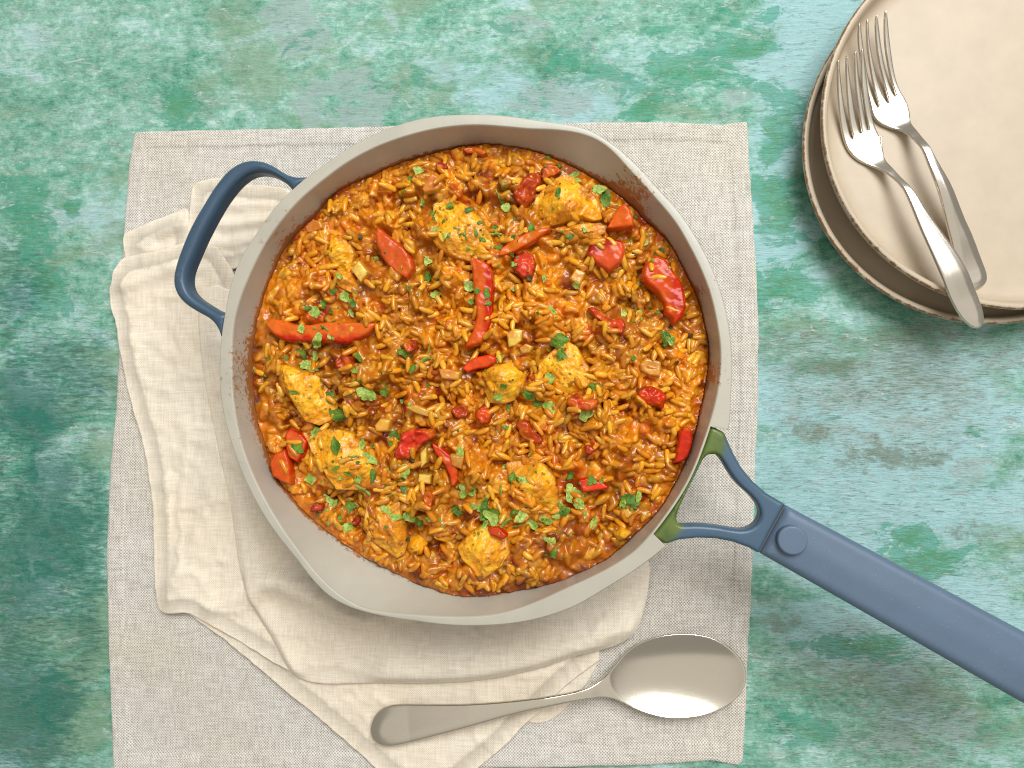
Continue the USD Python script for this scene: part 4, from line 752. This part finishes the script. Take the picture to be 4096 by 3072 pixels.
# ---- coriander: chopped leaf pieces, every one its own outline
leaf_px = [(cA, [(1410, 330, 90), (1310, 425, 70), (1370, 400, 60), (1450, 560, 75), (1650, 595, 95), (1520, 640, 60), (1535, 690, 50), (1560, 790, 70), (1640, 830, 85), (1810, 640, 70), (1885, 735, 40), (1735, 820, -45), (1785, 840, -60), (1860, 810, 60), (1900, 850, 60), (1480, 990, 85), (1475, 1100, 85), (1090, 960, 60), (1110, 1190, 50), (1355, 1210, 60), (1545, 1240, 85), (865, 1130, 75), (700, 1310, 100), (800, 1225, 80), (880, 1260, 95), (940, 1310, 75), (640, 1390, 125), (600, 1350, 70), (760, 1370, 40), (910, 1370, 85), (580, 1505, 70), (690, 1590, 115), (750, 1500, -70), (785, 1570, 55), (1800, 1190, 115), (1870, 1240, 55), (1940, 1260, 90), (1820, 1310, 50), (1165, 1440, -45), (1985, 740, 60), (2005, 800, -70), (1290, 500, 25), (1890, 990, 40), (1955, 1320, 60)]),
           (cB, [(535, 215, 55), (622, 275, 50), (720, 350, 110), (765, 400, 60), (900, 470, 85), (970, 530, 115), (930, 470, 80), (612, 530, 95), (160, 490, -70), (190, 545, 55), (235, 590, 95), (425, 790, 115), (700, 825, 75), (810, 790, 55), (225, 865, -70), (180, 910, 80), (150, 800, -90), (1255, 850, 95), (1370, 930, 85), (285, 1035, 65), (510, 1130, 80), (300, 1200, 80), (550, 1350, 65), (590, 1385, 60), (750, 1195, 75), (1195, 1155, 80), (1100, 1390, 65), (1220, 1410, 115), (1355, 1370, 50), (1410, 1560, 90), (1440, 1610, 50), (640, 1600, 110), (280, 835, 40), (1190, 660, 40)]),
           (cC, [(180, 200, -90), (240, 125, 50), (415, 90, 75), (440, 150, 90), (500, 110, 80), (490, 175, 85), (355, 118, 30), (765, 105, 80), (770, 195, 60), (1050, 90, 100), (1130, 140, -100), (1090, 185, 65), (1170, 70, -50), (770, 262, 60), (745, 318, 70), (820, 325, 115), (910, 300, 85), (420, 318, 60), (610, 330, 60), (615, 365, 60), (640, 450, 95), (990, 370, 35), (1060, 380, 30), (1155, 272, 40), (1575, 345, 40), (960, 590, 115), (510, 545, 95), (425, 630, 105), (660, 620, 90), (800, 620, 80), (850, 625, 70), (845, 695, 95), (765, 680, -60), (500, 690, 30), (670, 745, 50), (725, 780, 55), (780, 810, 60), (860, 790, 95), (680, 805, 30), (480, 825, 115), (800, 880, -95), (1035, 780, 100), (1020, 850, 105), (1360, 665, 80), (1385, 890, 115), (575, 950, 95), (600, 970, 80), (680, 985, 95), (690, 1110, 90), (590, 1075, 40), (930, 990, 95), (985, 1030, 95), (1060, 1040, 90), (1110, 1080, 80), (1180, 1045, 50), (1330, 1010, 100), (1410, 985, 80), (1490, 980, 110), (1525, 1035, 125), (645, 1050, 40)]),
           (cD, [(535, 20, 110), (550, 110, 80), (155, 130, 80), (470, 270, 95), (755, 325, 115), (340, 370, 100), (400, 420, 80), (470, 440, 120), (210, 450, 90), (680, 490, 115), (205, 575, 65), (150, 380, 60), (190, 315, 40), (735, 900, 85), (800, 905, 50), (600, 890, 90), (605, 990, 150), (645, 1050, 100), (540, 1060, 70), (240, 885, 70), (305, 900, 75), (180, 815, 45), (340, 745, 30), (165, 960, -65), (985, 1030, 130), (930, 1060, 70), (1040, 1010, 80), (750, 1185, 90), (480, 1290, 90), (495, 1375, 95), (570, 1105, 80), (450, 1160, 90), (510, 1140, 70), (290, 1130, 130), (350, 1180, 115), (250, 1100, 70), (270, 1200, -70), (60, 1070, 110), (110, 1135, 160), (60, 1190, 80), (180, 1180, -110), (1000, 130, 60), (1215, 20, 80), (1240, 45, 60)])]
SC = {cA: 1.8436, cB: 1.8436, cC: 1.4427, cD: 1.58}
leaves = []
for cf, lst in leaf_px:
    for x, y, s in lst:
        leaves.append((cf([(x, y)])[0], abs(s) / SC[cf], s < 0))
dirs = ['right of', 'above', 'left of', 'below']
cells = {}
lm = np.array([l[0] for l in landmarks])
for k, (p, s, stem) in enumerate(leaves):
    dd = np.linalg.norm(lm - p, axis=1); j = int(dd.argmin()); dx, dy = p[0] - lm[j][0], lm[j][1] - p[1]
    inside = dd[j] < 38
    dr = 'on top of' if inside else dirs[int(round(math.degrees(math.atan2(dy, dx)) / 90)) % 4]
    cells.setdefault((j, dr), []).append(k)
leaf_label = {}
order = ['largest', 'second largest', 'third largest', 'fourth largest', 'fifth largest', 'sixth largest', 'seventh largest', 'eighth largest', 'ninth largest', 'tenth largest']
for (j, dr), ks in cells.items():
    ks = sorted(ks, key=lambda k: -leaves[k][1])
    sh = landmarks[j][1]
    for n_, k in enumerate(ks):
        what = 'green coriander stalk' if leaves[k][2] else 'green coriander leaf'
        leaf_label[k] = f'{what} just {dr} {sh}' if len(ks) == 1 else f'{order[min(n_, 9)]} coriander bit {dr} {sh}'
for k, (p, s, stem) in enumerate(leaves):
    r = np.random.default_rng(1000 + k)
    c = at([p], ZF + .007)[0]; L = s / FL * (CAM[2] - ZF) * .54; ph = r.uniform(0, 2 * np.pi)
    if stem:
        q = np.array([[-1, -.16], [-.3, -.2], [.4, -.14], [1, -.18], [1, .12], [.3, .18], [-.4, .13], [-1, .16]]) * L * [1.0, 1.0]
        q[:, 1] += .12 * L * np.sin(q[:, 0] / L * 2)
    else:
        kind = r.choice(5)
        n_ = 30; aa = np.linspace(0, 2 * np.pi, n_, endpoint=False)
        if kind <= 1:                                       # a piece of the lobed blade
            nb = [2, 3][kind]; stretch = r.uniform(.5, .9)
            rad = .80 + .22 * np.cos(nb * aa + r.uniform(0, 6)) + .10 * np.cos(2 * nb * aa + r.uniform(0, 6)) + r.uniform(-.10, .06, n_)
        elif kind == 2:                                     # a narrow shred
            stretch = r.uniform(.28, .42); rad = 1.0 + .1 * np.cos(4 * aa + 1) + r.uniform(-.12, .1, n_)
        else:                                               # a squarish chopped bit with torn edges
            stretch = r.uniform(.55, .85); w_ = r.uniform(0, 6)
            rad = .92 / np.maximum(np.abs(np.cos(aa + w_)), np.abs(np.sin(aa + w_))) ** .8 * (1 + r.uniform(-.16, .06, n_))
        q = np.c_[np.cos(aa) * rad, np.sin(aa) * rad * stretch] * L
    P = Polygon(q).buffer(0)
    for _ in range(0 if stem else r.choice([1, 1, 2])):     # the straight cuts of the knife
        nrm = r.uniform(0, 2 * np.pi); off = r.uniform(.3, .65) * L
        cut = affinity.translate(affinity.rotate(Polygon([(0, -3 * L), (4 * L, -3 * L), (4 * L, 3 * L), (0, 3 * L)]), nrm, origin=(0, 0), use_radians=True), off * math.cos(nrm), off * math.sin(nrm))
        P2 = P.difference(cut)
        if P2.area > .35 * P.area: P = P2
    P = max(getattr(P, 'geoms', [P]), key=lambda g: g.area)
    P = affinity.translate(affinity.rotate(P, ph, origin=(0, 0), use_radians=True), *c)
    z0 = local_z(P, 60)
    bend, br, tl, tt = r.uniform(-.25, .45) / L, r.uniform(0, 3.14), r.normal(0, .22), r.uniform(0, 6.28)
    lift0 = r.uniform(.0004, .0012); fold_ = r.uniform(-.1, .55)
    def top(x, y, d):
        u, w = x - c[0], y - c[1]
        t1 = u * math.cos(br) + w * math.sin(br)
        flat = z0 + lift0 + bend * t1 ** 2 + fold_ * np.abs(-u * math.sin(ph) + w * math.cos(ph)) + tl * (u * math.cos(tt) + w * math.sin(tt)) + (fbm(P3(x * 500, y * 500), 2, k) - .5) * .0010
        drp = gaussian_filter1d(h_at(x, y), 1) + .0004
        zz = .55 * flat + .45 * drp
        if stem: zz = zz + roundover(d, .0006) + .0005
        return zz
    v, f, d, n = slab(P, max(.0006, L * .16), top, lambda x, y, d: top(x, y, d) - .0003, rings=(L * .12,))
    x, y = v[:n, 0] - c[0], v[:n, 1] - c[1]
    pale = r.random() < .45
    a, b = (lin(172, 188, 98), lin(136, 158, 60)) if pale else (lin(100, 128, 32), lin(56, 86, 16))
    if stem: a, b = lin(150, 160, 70), lin(110, 136, 46)
    t1 = x * math.cos(ph) + y * math.sin(ph); t2 = -x * math.sin(ph) + y * math.cos(ph)
    vein = np.maximum(np.exp(-(t2 / (L * .05)) ** 2), .7 * np.exp(-(((t1 - np.abs(t2) * .9 + 9 * L) % (L * .42) - L * .21) / (L * .045)) ** 2))
    col = mixc(a, b, fbm(P3(v[:n, 0] * 300, v[:n, 1] * 300), 2, k) * 2 - .5)
    col = mixc(col, lin(34, 62, 18) if pale else lin(120, 150, 84), vein * .5)
    tag(obj('coriander_leaf' if not stem else 'coriander_stalk', (v, f), 'herb', cd=colours_all(v, n, col)), leaf_label[k], 'herb', 'chopped coriander scattered over the dish'); raise_top(v, n)
# tiny flecks of the same herb
V, Fs, Cs, o = [], [], [], 0
rf_ = np.random.default_rng(77)
for k in range(260):
    p = leaves[rf_.integers(len(leaves))][0]
    c = at([(p[0] + rf_.normal(0, 45), p[1] + rf_.normal(0, 45))], ZF + .007)[0]
    iy, ix = gi(*c)
    if not (2 < iy < len(gys) - 2 and 2 < ix < len(gxs) - 2) or EDGE[int(iy), int(ix)] < .002: continue
    n_ = 7; aa = np.linspace(0, 2 * np.pi, n_, endpoint=False); r0 = rf_.uniform(.0005, .0013)
    ex = rf_.uniform(.4, 1); ph = rf_.uniform(0, 6)
    q = np.c_[np.cos(aa), np.sin(aa) * ex] * r0 * rf_.uniform(.7, 1.2, n_)[:, None]
    q = c + q @ np.array([[math.cos(ph), math.sin(ph)], [-math.sin(ph), math.cos(ph)]])
    z = h_at(q[:, 0], q[:, 1]) + .0004 + rf_.uniform(-.2, .5) * (q[:, 0] - c[0]); zc = float(h_at([c[0]], [c[1]])[0]) + .0006
    v = np.vstack([np.c_[q, z], [[*c, zc]], np.c_[q, z - .0003]])
    i = np.arange(n_); j = (i + 1) % n_
    f = np.vstack([np.stack([i, j, np.full(n_, n_)], 1), np.stack([i, i + n_ + 1, j + n_ + 1], 1), np.stack([i, j + n_ + 1, j], 1)])
    V.append(v); Fs.append(f + o); o += len(v); Cs.append(np.tile(mixc(lin(64, 96, 18), lin(140, 164, 70), rf_.random()), (len(v), 1)))
tag(obj('herb_flecks', (np.vstack(V), np.vstack(Fs)), 'herb', smooth=False, cd=np.vstack(Cs)), 'tiny green coriander flecks scattered among the rice', 'herb', kind='stuff')
# ---- loose grains on top: the 300 that show largest, then the rest
def grain_mesh(a, b, nseg=12, ns=8):
    t = np.linspace(0, np.pi, nseg); k = np.arange(ns) * 2 * np.pi / ns
    r = b * np.clip(np.sin(t), 0, 1) ** .6
    u = -a * np.cos(t)
    v = np.stack([np.broadcast_to(u[:, None], (nseg, ns)), r[:, None] * np.cos(k) * (1 - .12 * u[:, None] / a), r[:, None] * np.sin(k)], -1).reshape(-1, 3)
    return v, grid_faces(nseg, ns)[:, ::-1]
gv, gf = grain_mesh(1.0, 1.0)
def place_grain(x, y, a, b, th, z, pitch, curve):
    v = gv * [a, b, b]
    v[:, 1] += curve * (v[:, 0] / a) ** 2 * b
    v[:, 2] += v[:, 0] * pitch
    ct, st = math.cos(th), math.sin(th)
    return np.c_[x + v[:, 0] * ct - v[:, 1] * st, y + v[:, 0] * st + v[:, 1] * ct, z + v[:, 2]]
cand = []
while len(cand) < 560:
    t, rad = rng.uniform(-np.pi, np.pi), .142 * math.sqrt(rng.random())
    x, y = PC[0] + rad * math.cos(t), PC[1] + rad * math.sin(t)
    if rr(RF, t) - rad < .004: continue
    iy, ix = gi(x, y); pz = pool[int(iy), int(ix)]
    on = TOP[int(iy), int(ix)] - HF[int(iy), int(ix)] > .0012
    if (pz < .46 and rng.random() < .8) or (on and rng.random() < .86): continue
    cand.append((x, y, on))
stuffV, stuffF, stuffC, off = [], [], [], 0
for k, (x, y, on) in enumerate(cand):
    a, b = rng.uniform(.0034, .0050), rng.uniform(.0015, .0019)
    th = fbm(P3(np.array([x * 70]), np.array([y * 70])), 2, 46)[0] * 9 + rng.normal(0, .9)
    ex, ey = a * .8 * math.cos(th), a * .8 * math.sin(th)
    z1, z2, z3 = h_at([x - ex, x + ex, x], [y - ey, y + ey, y])
    pitch = np.clip((z2 - z1) / (1.6 * a), -.5, .5)
    z = max(.5 * (z1 + z2), z3) + b * rng.uniform(-.9, .15)
    v = place_grain(x, y, a, b, th, z, pitch, rng.uniform(-.3, .3))
    col = np.tile(rice_cols[rng.integers(len(rice_cols))] * rng.uniform(.9, 1.1), (len(v), 1))
    col = mixc(col, c_sauce, sstep(.5, .62, fbm(v * 330, 3, 60 + k % 7)) * .5)
    if k < 300:
        tag(obj('rice_grain', (v, gf), 'grain', cd=col), 'loose orange-yellow rice grain lying uppermost on the dish', 'rice grain', 'loose rice grains uppermost on the dish')
    else:
        stuffV.append(v); stuffF.append(gf + off); off += len(v); stuffC.append(col)
tag(obj('rice', (np.vstack(stuffV), np.vstack(stuffF)), 'grain', cd=np.vstack(stuffC)), 'mass of sauced rice grains standing out of the curry', 'rice', kind='stuff')

# ------------------------------------------------------------------ plates
def fit(pts, z):
    w = at(pts, z); A = np.c_[2 * w, np.ones(len(w))]; s = np.linalg.lstsq(A, (w ** 2).sum(1), rcond=None)[0]
    return s[:2], math.sqrt(s[2] + s[0] ** 2 + s[1] ** 2)
ZP1, ZP2 = .021, .035
up_pts = cK([(415, 0), (330, 155), (268, 300), (232, 480), (232, 640), (262, 800), (330, 985), (440, 1140), (590, 1285), (740, 1370), (940, 1440), (1185, 1455)])
lo_pts = cK([(310, 190), (200, 370), (150, 560), (140, 700), (147, 800), (200, 990), (300, 1180), (450, 1350), (640, 1462), (830, 1508), (1185, 1525)])
def plate(pts, zr, z0, label, seed):
    c, r = fit(pts, zr)
    th = np.linspace(0, 2 * np.pi, 361)[:-1]
    wob = 1 + .0022 * np.cos(2 * th + seed) + .0014 * np.cos(3 * th + seed * 2)
    h = zr - z0
    prof = [(0, z0 + .002), (r * .55, z0 + .002), (r * .60, z0), (r * .63, z0), (r * .66, z0 + .002), (r * .80, z0 + .0035), (r * .93, z0 + h * .42), (r - .0018, z0 + h * .66), (r - .0004, zr - .0028), (r, zr - .0016), (r - .0005, zr - .0005), (r - .0014, zr), (r - .0026, zr - .0001), (r - .0036, zr - .0008),
            (r - .0046, zr - .0028), (r - .0056, z0 + h * .60), (r - .0076, z0 + h * .48), (r - .0105, z0 + h * .42), (r - .016, z0 + h * .39), (r * .7, z0 + h * .37), (r * .3, z0 + h * .365), (0, z0 + h * .365)]
    v = np.concatenate([np.c_[c[0] + q * wob * np.cos(th), c[1] + q * wob * np.sin(th), np.full(360, z)] for q, z in prof])
    f = grid_faces(len(prof), 360)
    st = np.zeros((len(prof), 360)); film = np.zeros_like(st)
    nn = fbm(P3(np.cos(th) * 85, np.sin(th) * 85), 3, seed)
    for k, a in ((8, .19), (9, .36), (10, .58), (11, .30), (12, .19)):
        st[k] = a + .5 * (nn - .5)
    st = np.clip(st, .19, 1) 
    film[8:13] = .35; film[16:18] = .22
    pl = tag(obj('dinner_plate', (v, f), 'stoneware', cd=np.c_[st.ravel(), film.ravel(), 0 * st.ravel()]), label, 'plate', None)
    return c, r, z0 + h * .37
plate(lo_pts, ZP1, .0015, 'lower cream stoneware plate of the stack, showing as a crescent', 1)
PCC, PR, PZ = plate(up_pts, ZP2, .0130, 'upper cream stoneware plate with worn brown rim, carrying two forks', 2)
# ------------------------------------------------------------------ cutlery
def fork(px, z_of, label, zref, marks=None):
    P = Polygon(smooth_poly(at(px, zref), 1)).buffer(.00012).buffer(-.00012)
    P = max(getattr(P, 'geoms', [P]), key=lambda g: g.area)
    def top(x, y, d): return z_of(x, y, d) + roundover(d, .0008)
    th = .0018
    v, f, d, n = slab(P, .0008, top, lambda x, y, d: z_of(x, y, d) - th - .3 * roundover(d, .0008), rings=(.00015, .0004, .0008))
    o = thing('fork', label, 'fork')
    obj('fork_body', (v, f), 'steel', o)
    return o
def axis_prof(pA, pB, keys, crown=0.0, half=.004):
    a, b = at([pA, pB], PZ + .008); d_ = (b - a) / np.linalg.norm(b - a); Ln = np.linalg.norm(b - a)
    from scipy.interpolate import PchipInterpolator
    pr = PchipInterpolator([k[0] for k in keys], [k[1] for k in keys])
    def z(x, y, d):
        s = ((x - a[0]) * d_[0] + (y - a[1]) * d_[1]) / Ln
        zz = pr(np.clip(s, 0, 1))
        return zz + crown * sstep(.45, .6, s) * np.clip(d / half, 0, 1) - .0010 * sstep(.30, .22, -s + .5) * 0
    return z
zL = axis_prof(cK([(345, 275)])[0], cK([(945, 1560)])[0], [(0, PZ + .0145), (.12, PZ + .0085), (.26, PZ + .0032), (.34, PZ + .0026), (.42, PZ + .0085), (.50, PZ + .0150), (.62, PZ + .0175), (.80, ZP2 + .0062), (.90, ZP2 + .0036), (1.0, ZP2 + .0024)], .0006)
fl = [(288, 303), (294, 380), (308, 480), (328, 580), (352, 660), (380, 710), (420, 745), (470, 768), (518, 797), (555, 832), (588, 885), (618, 965), (658, 1085), (698, 1190), (738, 1290), (768, 1362), (800, 1424), (842, 1494), (890, 1546), (930, 1564), (960, 1552), (968, 1505), (942, 1432), (892, 1332), (832, 1222), (772, 1130), (702, 1020), (642, 912), (603, 850), (572, 790), (547, 740), (541, 690), (527, 640), (502, 590), (480, 530), (458, 450), (434, 350), (411, 252), (405, 247), (400, 252), (404, 310), (416, 400), (440, 500), (472, 598), (463, 600), (428, 480), (400, 370), (379, 263), (372, 258), (367, 264), (370, 310), (390, 430), (420, 540), (436, 612), (426, 614), (398, 540), (370, 430), (346, 330), (336, 281), (331, 277), (327, 283), (332, 340), (350, 460), (374, 570), (396, 640), (386, 642), (350, 540), (320, 420), (297, 305), (292, 299)]
f1 = fork(cK(fl), zL, 'front steel fork whose handle hangs over the plate rims', PZ + .009)
zR = axis_prof(cK([(450, 100)])[0], cK([(990, 1360)])[0], [(0, PZ + .0145), (.12, PZ + .0085), (.26, PZ + .0035), (.36, PZ + .0028), (.43, PZ + .0085), (.50, PZ + .0140), (.60, PZ + .0150), (.80, PZ + .0085), (.94, PZ + .0030), (1.0, PZ + .0026)], .0009)
fr = [(387, 130), (390, 190), (404, 255), (428, 330), (452, 400), (474, 470), (488, 530), (520, 566), (570, 588), (620, 604), (652, 642), (688, 720), (720, 820), (768, 940), (810, 1050), (850, 1150), (888, 1270), (920, 1342), (955, 1372), (1000, 1362), (1036, 1337), (1044, 1300), (1022, 1240), (962, 1130), (892, 1020), (822, 890), (762, 790), (712, 680), (682, 600), (670, 560), (669, 510), (652, 460), (612, 400), (582, 320), (552, 210), (521, 75), (514, 66), (509, 72), (510, 120), (526, 220), (560, 330), (600, 432), (592, 438), (560, 370), (520, 260), (481, 110), (474, 88), (467, 92), (469, 150), (500, 280), (540, 380), (566, 464), (557, 468), (520, 400), (480, 300), (450, 200), (433, 112), (428, 108), (424, 114), (427, 160), (450, 270), (490, 400), (520, 486), (511, 490), (480, 420), (450, 330), (420, 220), (398, 132), (392, 126)]
f2 = fork(cK(fr), zR, 'rear steel fork lying wholly inside the upper plate', PZ + .009)
# worn stamp marks struck into the front fork
for kx, ky, wd in ((415, 697, 16), (503, 668, 22)):
    V, Fs, o = [], [], 0
    for q in [((-1, -1), (1, -1)), ((-1, 0), (.6, .2)), ((-.8, -1), (-.6, 1)), ((.6, -1), (.8, .9)), ((-1, 1), (1, .8)), ((0, -.9), (.1, .9))]:
        a, b = at(cK([(kx + q[0][0] * wd * .6, ky + q[0][1] * wd)]), PZ + .0035)[0], at(cK([(kx + q[1][0] * wd * .6, ky + q[1][1] * wd)]), PZ + .0035)[0]
        S = LineString([a, b]).buffer(.00022, 3)
        v, f, d, n = slab(S, .0004, lambda x, y, d: zL(x, y, 1 + 0 * x) + .00022 + roundover(d, .0002), lambda x, y, d: zL(x, y, 1 + 0 * x) - .0005, rings=(.0001,))
        V.append(v); Fs.append(f + o); o += len(v)
    obj('stamp_mark', (np.vstack(V), np.vstack(Fs)), 'steel', f1)
def spoon():
    bowl = cS([(1262, 372), (1300, 352), (1345, 315), (1390, 258), (1450, 192), (1530, 146), (1620, 119), (1730, 108), (1840, 116), (1930, 150), (2010, 210), (2052, 268), (2067, 330), (2056, 392), (2010, 452), (1940, 502), (1850, 537), (1750, 552), (1650, 552), (1560, 532), (1480, 502), (1400, 458), (1340, 436), (1262, 432)])
    handle = cS([(1262, 432), (1180, 444), (1080, 462), (950, 487), (800, 527), (600, 590), (450, 636), (300, 681), (222, 698), (170, 698), (130, 682), (104, 642), (104, 590), (130, 530), (180, 491), (250, 479), (400, 475), (600, 467), (800, 450), (950, 430), (1080, 412), (1180, 396), (1262, 372)])
    z0 = .0105
    P = Polygon(smooth_poly(at(bowl[:-1] + handle[:-1], z0), 2)).buffer(0)
    c = at(cS([(1715, 332)]), z0)[0]; e1 = at(cS([(2066, 320)]), z0)[0] - c; a = np.linalg.norm(e1); e1 /= a; e2 = np.array([-e1[1], e1[0]]); b = np.linalg.norm(at(cS([(1735, 552)]), z0)[0] - at(cS([(1735, 108)]), z0)[0]) / 2
    hb = at(cS([(130, 590)]), z0)[0]
    def mid(x, y, d):
        u, w = (x - c[0]) * e1[0] + (y - c[1]) * e1[1], (x - c[0]) * e2[0] + (y - c[1]) * e2[1]
        rad = np.sqrt((u / (a * 1.06)) ** 2 + (w / b) ** 2)
        bowlz = .0115 - .0088 * np.clip(1 - rad ** 2, 0, 1) ** 1.0
        s = np.clip((-u - a * .9) / (np.linalg.norm(hb - c) - a * .9), 0, 1)
        nz = np.interp(s, [0, .15, .3, .6, .85, 1], [.0115, .0160, .0175, .0150, .0112, .0098])
        t = sstep(.92, 1.35, rad) * (u < 0)
        crown = .0012 * (1 - (1 - np.clip(d / .0075, 0, 1)) ** 2) * sstep(.02, .25, s)
        return bowlz * (1 - t) + nz * t + crown
    def top(x, y, d): return mid(x, y, d) + roundover(d, .0007)
    v, f, d, n = slab(P, .0011, top, lambda x, y, d: mid(x, y, 0 * d) - .0020, rings=(.00015, .0004, .0007, .0013, .002))
    tag(obj('serving_spoon', (v, f), 'brushed_steel'), 'large brushed steel serving spoon lying on the napkin and placemat', 'spoon')
spoon()
